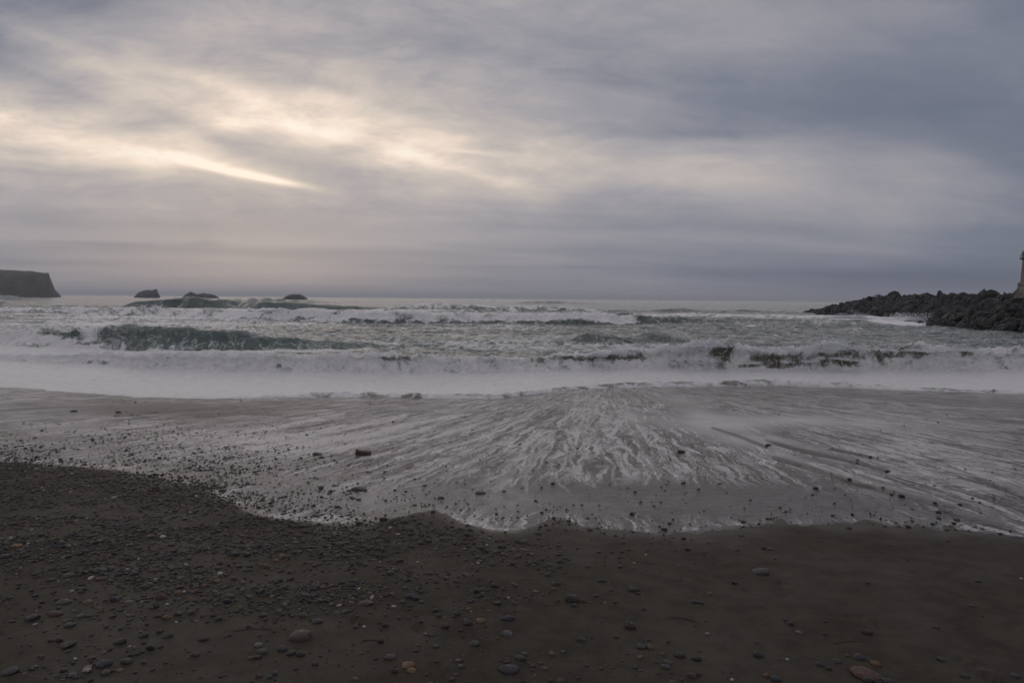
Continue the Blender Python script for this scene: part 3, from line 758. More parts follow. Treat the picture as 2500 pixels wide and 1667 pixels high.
# ------------------------------------------------------------------ rocks
def ico(sub):
    import bmesh
    bm = bmesh.new(); bmesh.ops.create_icosphere(bm, subdivisions=sub, radius=1.0)
    V = np.array([v.co[:] for v in bm.verts]); Fc = np.array([[v.index for v in f.verts] for f in bm.faces]); bm.free()
    return V, Fc


def n3(V, sc, seed):
    return (fbm(V[:, 0] * sc + seed, V[:, 1] * sc + V[:, 2] * sc * .7, 3, seed) + fbm(V[:, 2] * sc - seed, V[:, 0] * sc * .8 + V[:, 1] * sc, 3, seed + 3)) * .5


def pebble_proto(seed, sub=2, elong=1.0):
    V, Fc = ico(sub); r = np.random.default_rng(seed)
    V = V.copy(); p = r.uniform(.75, 1.05)
    V = np.sign(V) * np.abs(V) ** p
    V *= (1 + .30 * n3(V, 1.1, seed))[:, None]
    V[:, 0] *= 1 + .18 * r.normal() * V[:, 1]; V[:, 1] *= 1 + .15 * V[:, 0] * r.normal()
    V[:, 2] *= 1 + .15 * V[:, 0] * r.normal()
    V -= V.mean(0); V /= np.abs(V).max(0)
    return V, Fc


def boulder_proto(seed):
    V, Fc = ico(2); r = np.random.default_rng(seed)
    V = V * 1.15
    for _ in range(9):
        nrm = r.normal(size=3); nrm /= np.linalg.norm(nrm); d = r.uniform(.55, .85)
        e = V @ nrm - d; V = V - np.where(e > 0, e, 0)[:, None] * nrm
    V += .05 * r.normal(size=V.shape)
    return V, Fc


def stack_rock(name, px_pts, dist, halfw, base_z, mat, label, seed, jag=.06, cat='sea stack'):
    """silhouette (px, py) list; built as a solid of real depth at its distance"""
    p = np.array(px_pts, float)
    d = pix_dir(p[:, 0], p[:, 1]); o = d / d[:, 1:2] * dist
    xs, zs = o[:, 0], H + o[:, 2]
    x0, x1 = xs[0], xs[-1]
    nx, ny = 120, 40
    gx = np.linspace(x0, x1, nx); gy = np.linspace(-1, 1, ny)
    X, Yn = np.meshgrid(gx, gy)
    hp = np.interp(X, xs, zs)
    rim = np.clip(np.minimum((X - x0), (x1 - X)) / (.12 * (x1 - x0)), 0, 1) ** .5
    wid = halfw * (.35 + .65 * rim)
    size = zs.max()
    prof = np.clip(1 - np.abs(Yn) ** 5, 0, 1) ** .6
    Yn = Yn * (1 + .10 * fbm(X / (size * .5), 0 * X, 4, seed + 21, ridge=True))
    Z = base_z + (hp - base_z) * prof + jag * size * fbm(X / (size * .35), Yn * halfw / (size * .35), 5, seed) * prof * rim
    Y = dist + Yn * wid + jag * size * 1.5 * fbm(X / (size * .4) + 5, Z / (size * .5), 5, seed + 3)
    X = X * Y / dist + jag * size * .6 * fbm(Y / (size * .3), Z / (size * .3), 4, seed + 9)
    V = np.stack([X, Y, Z], -1).reshape(-1, 3)
    ctr = np.array([V[:, 0].mean(), dist, 0.0])
    o = mesh_obj(name, V - ctr, grid_faces(ny, nx), mat, smooth=False, label=label, category=cat)
    o.location = ctr
    return o


def build_far_rocks():
    dark = mat_simple('sea_stack_rock', (.042, .038, .038), (.070, .064, .062), .12, .85, .8)
    hd = mat_simple('headland_rock', (.060, .054, .040), (.10, .09, .066), .06, .9, 1.5, c3=(.05, .06, .03))
    stack_rock('headland', [(-700, 700), (-500, 664), (-200, 659), (-60, 658), (0, 660), (40, 661), (80, 664), (119, 667), (122, 674), (126, 690), (131, 703), (139, 713), (148, 722)],
               900, 55, -3, hd, 'flat topped brown headland ending in a steep cliff at the left edge', 11, .045, 'headland')
    stack_rock('sea_stack', [(327, 724), (331, 721), (338, 713), (350, 710), (362, 708), (372, 709), (379, 706), (383, 706), (385, 713), (389, 721), (391, 724)], 1000, 14, -2, dark,
               'sea stack with a pointed horn at its right end', 12, .05)
    stack_rock('sea_stack', [(446, 725), (452, 720), (458, 716), (466, 712.5), (472, 715), (480, 718.5), (490, 717), (500, 716), (508, 717.5), (516, 718), (524, 721), (534, 726)], 1000, 10, -2, dark,
               'low ragged sea stack with a small peak on its left', 13, .08)
    stack_rock('sea_stack', [(688, 729), (694, 726), (702, 721.5), (712, 718.5), (724, 718), (734, 719), (742, 723), (749, 728), (751, 730)], 800, 12, -2, dark,
               'low rounded sea stack farthest right of the offshore rocks', 14, .05)


def build_jetty():
    rockm, N = material('jetty_rock')
    geo = N.n('ShaderNodeNewGeometry').outputs['Position']
    oi = N.n('ShaderNodeObjectInfo').outputs['Random']
    n1 = N.noise(geo, 1.3, 6, .65); n2 = N.noise(geo, 8.0, 4, .7)
    tone = N.attr('tone')['Fac']
    c = N.mixc(N.mr(n1, .3, .7), (.008, .008, .009, 1), (.022, .020, .019, 1))
    c = N.mixc(N.mr(oi, .84, 1.0, 0, .6), c, (.075, .068, .062, 1))
    c = N.mixc(N.mr(tone, .86, 1.0, 0, .6), c, (.075, .068, .062, 1))
    N.out(N.bsdf(c, N.mr(n2, .3, .7, .5, .85), 1.45, N.bump(N.add(n1, N.mul(n2, .3)), .8, .12)))
    corem = mat_simple('jetty_core', (.012, .012, .012), (.022, .02, .019), 1.5, .9, .2)
    root = empty('rock_jetty', (72, 110, 0), label='long dark riprap jetty of piled boulders reaching into the sea', category='jetty')
    # crest line and left toe of the jetty, metres; (y, x_toe, x_crest, z_crest)
    L = np.array([(58, 58, 66, 3.5), (72, 55.5, 63.5, 3.5), (80, 56.5, 64.5, 3.5), (88, 57.0, 66.5, 3.6), (95, 58.2, 69, 3.7), (100, 62.5, 72, 3.8), (110, 66.5, 76, 3.95), (125, 69, 79, 4.1),
                  (142, 70.5, 81.5, 4.2), (158, 73.5, 84.5, 3.9), (172, 76.0, 86, 3.0), (182, 78.2, 87.5, 2.0), (190, 80.8, 88, 1.0), (198, 84.0, 89, .1)])
    def surf(y, t):
        xt = np.interp(y, L[:, 0], L[:, 1]); xc = np.interp(y, L[:, 0], L[:, 2]); zc = np.interp(y, L[:, 0], L[:, 3])
        x = np.where(t < 1, xt + (xc - xt) * t, xc + (t - 1) * 9)
        z = np.where(t < 1, -.6 + (zc + .6) * np.clip(t, 0, 1) ** .85, np.where(t < 1.5, zc, zc - (t - 1.5) * 4))
        return x, z
    ys = np.linspace(58, 197, 140); ts = np.linspace(-.15, 2.6, 24)
    Yg, Tg = np.meshgrid(ys, ts, indexing='ij'); Xg, Zg = surf(Yg, Tg); Zg = Zg - .55 + .25 * fbm(Yg / 1.5, Tg * 5, 3, 5)
    core = mesh_obj('core', np.stack([Xg, Yg, Zg], -1).reshape(-1, 3) - np.array([72, 110, 0]), grid_faces(*Xg.shape), corem, smooth=False, parent=root)
    # boulders
    B = []
    r = np.random.default_rng(5)
    y = 59.0
    while y < 196:
        size = .78 + .25 * sst(70, 60, y)
        n = 15
        for k in range(n):
            t = (k + r.uniform(-.3, .3)) / (n - 1) * 1.62 - .06
            yy = y + r.uniform(-.6, .6); s = size * r.lognormal(-.05, .30)
            x, z = surf(np.array(yy), np.array(t))
            B.append((float(x) + r.uniform(-.2, .2), yy, float(z) - .12 * s + r.uniform(-.1, .15), s))
        y += 1.15
    # toppers that give the ragged skyline and the toe
    for _ in range(90):
        yy = r.uniform(64, 170); x, z = surf(np.array(yy), np.array(r.uniform(.93, 1.25))); B.append((float(x), yy, float(z) + .12, r.uniform(.4, .8)))
    B = np.array(B)
    px, py = project(B[:, 0], B[:, 1], B[:, 2]); dist = np.hypot(B[:, 0], B[:, 1])
    vis = (px > 1930) & (px < 2530) & (B[:, 2] > -.6)
    # facing the camera: seen from the left/front slope only
    _, zc = surf(B[:, 1], np.ones(len(B))); xc = np.interp(B[:, 1], L[:, 0], L[:, 2]); vis &= B[:, 0] < xc + 2.5
    # hidden behind the nearer bulge
    key = np.where(vis, B[:, 3] / dist, 0)
    order = np.argsort(-key); top = order[:298]; rest = order[298:]
    protos = [boulder_proto(40 + i) for i in range(10)]
    pm = []
    for i, (V, Fc) in enumerate(protos):
        o = mesh_obj('boulder', V, Fc, rockm, smooth=False); pm.append(o.data); bpy.data.objects.remove(o)
    for j, i in enumerate(top):
        o = bpy.data.objects.new('boulder', pm[j % 10]); COL.objects.link(o); o.parent = root
        x, yy, z, s = B[i]
        o.location = (x - 72, yy - 110, z); o.rotation_euler = (r.uniform(0, 6), r.uniform(0, 6), r.uniform(0, 6))
        o.scale = (s * r.uniform(.8, 1.35), s * r.uniform(.7, 1.1), s * r.uniform(.5, .85))
    VV, FF, TT = [], [], []; off = 0
    for j, i in enumerate(rest):
        V, Fc = protos[j % 10]; x, yy, z, s = B[i]
        a, b, c = r.uniform(0, 6, 3)
        M = np.array(Matrix.Rotation(a, 3, 'X') @ Matrix.Rotation(b, 3, 'Y') @ Matrix.Rotation(c, 3, 'Z'))
        q = (V * (s * np.array([r.uniform(.8, 1.3), r.uniform(.7, 1.1), r.uniform(.55, .85)]))) @ M.T + (x - 72, yy - 110, z)
        VV.append(q); FF.append(Fc + off); TT.append(np.full(len(V), r.random())); off += len(V)
    mesh_obj('rubble', np.concatenate(VV), np.concatenate(FF), rockm, smooth=False, parent=root, attrs={'tone': np.concatenate(TT)}, kind='stuff')
    # wind-bent shrubs on the crest
    leaf = mat_simple('shrub_leaves', (.025, .032, .018), (.045, .05, .03), 3, .8, .02)
    for j, (spx, spy, dist_, h_, lab) in enumerate([(2142, 716, 150, 1.15, 'tallest dark shrub on the jetty crest, bent by wind'), (2120, 719, 152, .8, 'low shrub just left of the tallest one on the jetty crest'),
                                                   (2076, 724, 165, .6, 'small shrub farthest out towards the seaward end of the jetty'), (2358, 716, 92, .5, 'round clump standing on the jetty crest left of the tower')]):
        yq = np.linspace(62, 196, 800); xq, zq = surf(yq, np.full(800, 1.0)); pq, _ = project(xq, yq, zq); k_ = int(np.argmin(np.abs(pq - spx)))
        base = np.array([xq[k_], yq[k_], zq[k_] + .30]); n = 500
        c = rng.normal(size=(n, 3)); c /= np.linalg.norm(c, axis=1)[:, None]; c *= rng.random(n)[:, None] ** .45
        c[:, 0] += .35 * (c[:, 2] + 1)
        P = np.stack([c[:, 0] * h_ * .9, c[:, 1] * h_ * .9, (c[:, 2] + 1) * h_ * .5 * (1 - .3 * np.abs(c[:, 0]))], -1)
        e1 = rng.normal(size=(n, 3)) * .07 * h_; e2 = rng.normal(size=(n, 3)) * .07 * h_
        V = np.stack([P, P + e1, P + e2], 1).reshape(-1, 3)
        rt = empty('shrub', tuple(base), label=lab, category='shrub', group='shrubs on the jetty crest')
        mesh_obj('foliage', V, np.arange(n * 3).reshape(-1, 3), leaf, smooth=False, parent=rt)
        st = []
        for a in range(5):
            dx = (a - 2) * .12 * h_; st += [(0, 0, -.2), (.02, 0, -.2), (dx + .3 * h_, .05, .7 * h_), (dx + .3 * h_ + .02, 0, .7 * h_)]
        mesh_obj('stem', np.array(st), np.array([[4 * a, 4 * a + 1, 4 * a + 3, 4 * a + 2] for a in range(5)]), corem, parent=rt)


def lathe(profile, n, ctr=(0, 0)):
    p = np.array(profile, float); a = np.arange(n) / n * 2 * math.pi + math.pi / n
    X = p[:, 0:1] * np.cos(a) + ctr[0]; Y = p[:, 0:1] * np.sin(a) + ctr[1]; Z = p[:, 1:2] + 0 * a
    V = np.stack([X, Y, Z], -1).reshape(-1, 3); f = []
    for i in range(len(p) - 1):
        for j in range(n):
            k = (j + 1) % n; f.append([i * n + j, i * n + k, (i + 1) * n + k, (i + 1) * n + j])
    return V, np.array(f)


def build_tower():
    y0 = 88.0
    zt = lambda py: float(z_on_ray(2500, py, y0))
    ec = pix_dir(2503, 660); xl = ec[0] / ec[1] * y0; R0 = 2.3; cx = xl + R0
    root = empty('lighthouse', (cx, y0, 4.0), label='pale stucco lighthouse tower cut off by the right edge, behind the jetty', category='lighthouse')
    st = mat_simple('weathered_stucco', (.17, .145, .12), (.23, .20, .17), 1.2, .85, .03, c3=(.10, .085, .07))
    stone = mat_simple('plinth_stone', (.10, .09, .08), (.20, .18, .16), 1.0, .85, .08, c3=(.05, .05, .03))
    dk = mat_simple('dark_ironwork', (.03, .028, .028), (.05, .045, .045), 3, .6, .01)
    z = lambda py: zt(py) - 4.0
    P = lambda name, prof, n, m_, par=root, sm=False: mesh_obj(name, *lathe(prof, n), m_, smooth=sm, parent=par)
    P('plinth', [(R0 + .70, z(728)), (R0 + .50, z(712)), (R0 + .28, z(697)), (R0 + .36, z(696)), (R0 + .33, z(692)), (R0 + .05, z(686))], 8, stone)
    P('tower', [(R0 + .06, z(690)), (R0 - .05, z(632)), (0, z(632))], 8, st)
    P('gallery', [(R0 - .1, z(633)), (R0 + .18, z(631)), (R0 + .18, z(628.5)), (R0 - .1, z(628)), (0, z(628))], 24, dk)
    P('watch_room', [(R0 + .02, z(628)), (R0 + .02, z(620)), (R0 + .06, z(619)), (R0 + .06, z(615)), (R0 - .35, z(606)), (0, z(605.5))], 8, stone)
    P('lantern', [(1.2, z(606)), (1.2, z(575)), (0, z(575))], 16, dk)
    P('roof', [(1.35, z(576)), (1.3, z(574)), (.9, z(562)), (.2, z(554)), (.1, z(548)), (0, z(547))], 16, dk, sm=True)
    for k in range(16):
        a = k / 16 * 2 * math.pi
        V, f = lathe([(.02, z(628)), (.02, z(620))], 5, ((R0 + .13) * math.cos(a), (R0 + .13) * math.sin(a)))
        mesh_obj('railing_post', V, f, st, parent=root)
    V, f = lathe([(R0 + .11, z(620.5)), (R0 + .15, z(620.5)), (R0 + .15, z(619.9)), (R0 + .11, z(619.9)), (R0 + .11, z(620.5))], 24)
    mesh_obj('railing_rail', V, f, st, parent=root)
    # a window on the seaward-left face
    for k, pyw in enumerate((672, 648)):
        zz = z(pyw); V = np.array([(-.28, 0, -.4), (.28, 0, -.4), (.28, 0, .4), (-.28, 0, .4), (-.28, -.06, -.4), (.28, -.06, -.4), (.28, -.06, .4), (-.28, -.06, .4)])
        f = np.array([(4, 5, 6, 7), (0, 1, 5, 4), (1, 2, 6, 5), (2, 3, 7, 6), (3, 0, 4, 7)])
        o = mesh_obj('window', V, f, dk, smooth=False, parent=root); o.location = (0, -(R0 - .1) * math.cos(math.pi / 8), zz)


def build_gulls():
    gm = mat_simple('gull_plumage', (.10, .09, .09), (.16, .15, .15), 8, .8, .01)
    for (px, py, dist, bank, lab) in [(508, 488, 200, -.5, 'gull gliding with banked wings below the bright streak of cloud'), (58, 282, 420, .2, 'tiny far gull in the bright cloud near the left edge')]:
        d = pix_dir(px, py); o = d / d[1] * dist
        root = empty('gull', (o[0], o[1], H + o[2]), label=lab, category='gull', group='gulls in the sky')
        root.rotation_euler = (0, -bank, .4)
        V, Fc = ico(2); B = V * np.array([.09, .30, .085]); B[:, 0:1] *= 1; B[:, 2] += .05 * (V[:, 1] > .8)
        mesh_obj('body', B, Fc, gm, parent=root)
        tail = np.array([(-.03, -.25, 0), (.03, -.25, 0), (.09, -.45, .01), (-.09, -.45, .01), (-.03, -.25, -.02), (.03, -.25, -.02), (.09, -.45, -.005), (-.09, -.45, -.005)])
        mesh_obj('tail', tail, np.array([(0, 1, 2, 3), (7, 6, 5, 4), (0, 4, 5, 1), (1, 5, 6, 2), (2, 6, 7, 3), (3, 7, 4, 0)]), gm, smooth=False, parent=root)
        for s in (-1, 1):
            spn = [(0, .12, -.12, .02), (.25, .16, -.10, .12), (.45, .12, -.08, .16), (.62, 0, -.12, .12), (.80, -.18, -.22, .04)]
            W = []
            for (x, a, b, z) in spn: W += [(s * x, a, z + .012), (s * x, b, z + .012), (s * x, b, z - .008), (s * x, a, z - .012)]
            f = []
            for i in range(4):
                for j in range(4):
                    k = (j + 1) % 4; f.append((4 * i + j, 4 * i + k, 4 * i + 4 + k, 4 * i + 4 + j))
            mesh_obj('wing', np.array(W), np.array(f), gm, smooth=False, parent=root)


# ------------------------------------------------------------------ pebbles
PC = dict(slate=(.045, .052, .064), navy=(.022, .027, .044), black=(.017, .017, .019), grey=(.085, .085, .082), brown=(.060, .046, .034), red=(.085, .036, .026),
          orange=(.19, .085, .036), tan=(.17, .13, .09), ochre=(.24, .14, .06), white=(.60, .58, .53), pale=(.19, .19, .175), teal=(.036, .065, .075), olive=(.048, .048, .034))
CW = dict(slate='slate blue', navy='navy blue', black='black', grey='grey', brown='brown', red='red brown', orange='orange', tan='tan', ochre='ochre', white='white', pale='pale grey', teal='teal', olive='olive')
# (px, py, width px, height/width, colour, tilt, short name or None, label or None)
HERO = [
    (732, 1554, 64, .50, 'tan*', 8, 'the big taupe stone', 'biggest rounded taupe stone on the sand, lower left of centre'),
    (1244, 1636, 60, .34, 'navy', -3, 'the long navy stone', 'long wedge shaped navy stone at the bottom centre'),
    (996, 1624, 37, .42, 'ochre', 4, 'the ochre pair', 'upper and longer pebble of the ochre pair near the bottom'),
    (1004, 1637, 28, .50, 'ochre', -4, None, 'lower and rounder pebble of the ochre pair near the bottom'),
    (1396, 1463, 42, .55, 'black', 3, 'the dark round cobble', 'dark round cobble with an orange pebble touching its right side'),
    (1425, 1468, 15, .95, 'orange', 0, None, 'upright orange pebble touching the right side of the dark round cobble'),
    (1402, 1479, 18, .6, 'slate', -6, None, 'slate pebble right in front of the dark round cobble'),
    (1538, 1529, 30, .80, 'olive', 0, 'the olive ball stone', 'olive brown ball shaped stone alone on the sand right of centre'),
    (1856, 1396, 42, .38, 'grey', 14, 'the beaked grey stone', 'grey stone with an upturned beak at its right end, on bare sand'),
    (2117, 1542, 30, .50, 'black', 0, 'the lone charcoal stone', 'charcoal loaf shaped stone beside the tread marks on the right'),
    (2099, 1603, 36, .52, 'slate', -6, 'the domed slate stone', 'domed slate stone between two orange pebbles at lower right'),
    (2069, 1598, 13, .75, 'orange', -10, None, 'small upright orange pebble left of the domed slate stone'),
    (2138, 1618, 28, .42, 'orange', -8, None, 'long orange pebble lying right of the domed slate stone'),
    (2114, 1642, 77, .20, 'red', -3, 'the sunken red slab', 'red brown slab half sunk in the sand at the lower right'),
    (1852, 1598, 30, .55, 'navy', -18, 'the slanting navy stone', 'slanting navy stone at lower right, left of the orange pebbles'),
    (1241, 1510, 38, .42, 'navy', 2, 'the knobbed navy stone', 'navy stone with a knob on its left end, middle of the foreground'),
    (253, 1621, 41, .50, 'slate', 0, 'the smooth slate cobble', 'smooth slate cobble with red bits at its right, lower left'),
    (24, 1636, 45, .45, 'slate', 10, 'the corner slate stone', 'slate stone in the lower left corner of the view'),
    (162, 1571, 46, .28, 'black', 12, 'the thin black stone', 'thin black stone like a finger, lower left'),
    (393, 1457, 33, .58, 'red', -6, 'the liver red cobble', 'liver red cobble at the lower rim of the gravel'),
    (434, 1447, 21, .72, 'ochre', 5, None, 'golden pebble just right of the liver red cobble'),
    (244, 1393, 36, .40, 'navy', -2, 'the low navy dome', 'low navy dome in the thick gravel on the left'),
    (42, 1332, 28, .38, 'orange', 0, 'the far left orange pebble', 'flat orange pebble in the gravel close to the left edge'),
    (367, 1309, 27, .38, 'tan', 6, 'the pale wedge', 'pale tan wedge in the gravel near the wet edge'),
    (892, 1472, 48, .26, 'grey', 8, 'the low grey hump', 'low grey hump of stone with a white shell chip behind it'),
    (1003, 1457, 33, .36, 'navy', -4, 'the dark trio', 'longest stone of the dark trio right of the shell chip'),
    (573, 1352, 27, .5, 'slate', 3, None, None), (674, 1367, 17, .5, 'orange', -3, None, 'bright orange pebble in thin gravel below the swash edge'),
    (292, 1565, 36, .42, 'brown', 14, None, None), (350, 1551, 28, .45, 'navy', 12, None, None), (409, 1553, 28, .52, 'slate', 8, None, None),
    (495, 1560, 29, .42, 'black', 6, None, None), (476, 1600, 25, .5, 'brown', 2, None, None), (167, 1404, 31, .42, 'grey', 0, None, None),
    (247, 1411, 29, .3, 'red', 0, None, None), (135, 1496, 35, .40, 'red', 0, None, None), (79, 1506, 34, .48, 'slate', 18, None, None), (196, 1500, 25, .5, 'pale', 10, None, None),
    (155, 1465, 42, .32, 'grey', 2, None, None), (214, 1466, 24, .5, 'tan', 0, None, None), (170, 1523, 27, .5, 'slate', 0, None, None), (310, 1615, 30, .6, 'slate', 6, None, None),
    (12, 1358, 32, .4, 'slate', 0, None, None), (327, 1398, 24, .5, 'teal', 0, None, None), (440, 1410, 20, .45, 'pale', 4, None, None), (537, 1399, 16, .55, 'white', 0, None, None),
    (560, 1457, 27, .45, 'grey', 4, None, None), (311, 1388, 10, .6, 'white', 0, None, None), (710, 1597, 24, .55, 'navy', 8, None, None), (689, 1585, 28, .6, 'slate', 0, None, None),
    (631, 1576, 23, .5, 'pale', 4, None, None), (639, 1591, 31, .42, 'grey', 0, None, None), (773, 1517, 34, .42, 'grey', 8, None, None), (743, 1503, 26, .42, 'olive', -10, None, None),
    (1016, 1462, 19, .6, 'black', -8, None, None), (1029, 1470, 17, .45, 'navy', 8, None, None), (1115, 1499, 20, .65, 'slate', 0, None, None), (1142, 1523, 28, .5, 'black', 4, None, None),
    (1174, 1517, 27, .5, 'tan', -8, None, None), (1157, 1572, 32, .45, 'olive', 8, None, None), (1237, 1548, 36, .35, 'grey', -2, None, None), (963, 1639, 20, .85, 'olive', 0, None, None),
    (953, 1606, 33, .45, 'grey', 2, None, None), (1270, 1609, 31, .42, 'olive', 4, None, None), (1280, 1598, 20, .4, 'slate', -2, None, None), (868, 1657, 17, .5, 'pale', -10, None, None),
    (631, 1654, 20, .65, 'brown', 0, None, None), (668, 1646, 24, .42, 'navy', 8, None, None), (658, 1656, 17, .7, 'grey', 0, None, None), (747, 1454, 26, .45, 'grey', -4, None, None),
    (829, 1328, 25, .55, 'grey', -6, None, None), (1167, 1377, 10, .6, 'white', -10, None, None), (1358, 1426, 25, .5, 'slate', 0, None, None), (1352, 1439, 15, .7, 'orange', 0, None, None),
    (1419, 1563, 27, .42, 'slate', -3, None, None), (1505, 1556, 14, .7, 'brown', 0, None, None), (1566, 1580, 33, .36, 'black', 4, None, None), (1588, 1582, 18, .9, 'tan', 0, None, None),
    (1547, 1439, 31, .38, 'black', 2, None, None), (1557, 1448, 17, .5, 'navy', 0, None, None), (1469, 1418, 25, .42, 'black', -2, None, None), (1694, 1470, 24, .38, 'black', 0, None, None),
    (1713, 1473, 16, .45, 'black', -6, None, None), (1795, 1423, 20, .48, 'black', -14, None, None), (1734, 1449, 16, .48, 'orange', -2, None, None), (1660, 1600, 32, .5, 'olive', -6, None, None),
    (1618, 1597, 15, .6, 'orange', 0, None, None), (1630, 1616, 27, .38, 'grey', -8, None, None), (1688, 1649, 30, .5, 'red', 0, None, None), (1705, 1646, 17, .7, 'slate', 0, None, None),
    (1727, 1549, 15, .5, 'pale', 0, None, None), (1347, 1597, 17, .55, 'tan', 0, None, None), (1320, 1619, 17, .35, 'red', -2, None, None), (2023, 1631, 18, .55, 'black', 0, None, None),
    (2002, 1621, 27, .36, 'navy', -6, None, None), (2044, 1612, 25, .38, 'navy', 0, None, None), (2121, 1660, 34, .5, 'black', 0, None, None), (1895, 1658, 27, .7, 'teal', 0, None, None),
    (1871, 1649, 19, .7, 'ochre', 0, None, None), (2285, 1531, 22, .28, 'black', 0, None, None), (2357, 1648, 26, .38, 'black', -2, None, None), (2479, 1646, 27, .42, 'slate', -4, None, None),
    (1919, 1513, 18, .6, 'slate', 0, None, None), (1927, 1519, 14, .4, 'tan', 0, None, None), (2300, 1609, 25, .3, 'olive', -12, None, None), (1922, 1609, 8, .6, 'white', 0, None, None),
    (2166, 1660, 26, .5, 'teal', 0, None, None), (1950, 1542, 20, .35, 'pale', -8, None, None), (2016, 1547, 15, .6, 'brown', -8, None, None),
    # stones standing in the swash
    (776, 1111, 27, .28, 'black', -14, 'the swash wedge', 'black wedge of stone awash in foam left of the wood block'),
    (785, 1118, 14, .4, 'slate', 0, None, 'small slate pebble just in front of the black wedge awash in foam'),
    (878, 1197, 44, .26, 'brown', -4, 'the brown turtleback', 'flat brown turtleback stone standing in the shallow backwash'),
    (1173, 1205, 30, .30, 'slate', -4, 'the flat swash stone', 'flat slate stone in the backwash right of the brown turtleback'),
    (936, 1269, 22, .5, 'black', -6, None, 'black stone right at the foamy edge of the swash'), (1076, 1217, 18, .5, 'brown', -4, None, None), (816, 1188, 15, .5, 'grey', 0, None, None),
    (1663, 1107, 22, .55, 'brown', 0, 'the splashed brown stone', 'brown stone splitting the backwash into foam strings'),
    (1877, 1091, 19, .5, 'black', -10, 'the wake stone', 'black stone at the end of the longest dark wake'),
    (180, 1006, 18, .4, 'black', 0, None, 'farther left of two dark stones just below the white surf, left'), (289, 1008, 15, .4, 'brown', 0, None, 'farther right of two dark stones just below the white surf, left'),
    (543, 1198, 19, .45, 'slate', 4, None, None), (379, 1192, 21, .6, 'black', 0, None, None), (1349, 1181, 12, .7, 'black', 0, None, None), (1542, 1256, 13, .7, 'black', 0, None, None),
    (1622, 1293, 17, .6, 'slate', 0, None, None), (1758, 1183, 15, .5, 'grey', 0, None, None), (1992, 1195, 14, .6, 'black', 0, None, None), (2202, 1213, 18, .5, 'navy', -10, None, 'navy stone standing in the backwash on the right'),
    (2292, 1253, 15, .5, 'black', -6, None, None), (2228, 1244, 12, .5, 'black', -6, None, None), (2343, 1236, 12, .5, 'black', 0, None, None), (2081, 1258, 10, .6, 'black', 0, None, None),
    (2074, 1173, 12, .5, 'brown', 0, None, None), (2095, 1126, 11, .5, 'black', 0, None, None), (2167, 1153, 13, .5, 'black', 0, None, None), (1313, 1303, 18, .5, 'slate', 0, None, None),
]


def pebble_material():
    mt, N = material('pebble_stone')
    geo = N.n('ShaderNodeNewGeometry').outputs['Position']
    oi = N.n('ShaderNodeObjectInfo'); at = N.attr('tint')
    isat = N.m('GREATER_THAN', at['Fac'], 0.0001)
    c = N.mixc(isat, oi.outputs['Color'], at['Color']); c = N.mixc(.15, c, (.03, .024, .018, 1))
    n1 = N.noise(geo, 60, 4, .6); n2 = N.noise(geo, 350, 3, .7); band = N.noise(N.mapping(geo, sc=(1, 1, 5)), 30, 3, .5, 1.0)
    c = N.mixc(N.mr(n1, .3, .7, 0, .5), c, N.mixc(.5, c, (.02, .02, .02, 1)))
    c = N.mixc(.38, c, (.014, .012, .011, 1))
    c = N.mixc(N.mr(band, .62, .70, 0, .18), c, (.3, .28, .25, 1))
    c = N.mixc(N.mr(n2, .66, .74, 0, .3), c, (.22, .2, .18, 1))
    N.out(N.bsdf(c, N.mr(n1, .3, .7, .42, .7), 1.45, N.bump(N.add(n1, n2), .5, .004), .38)); return mt


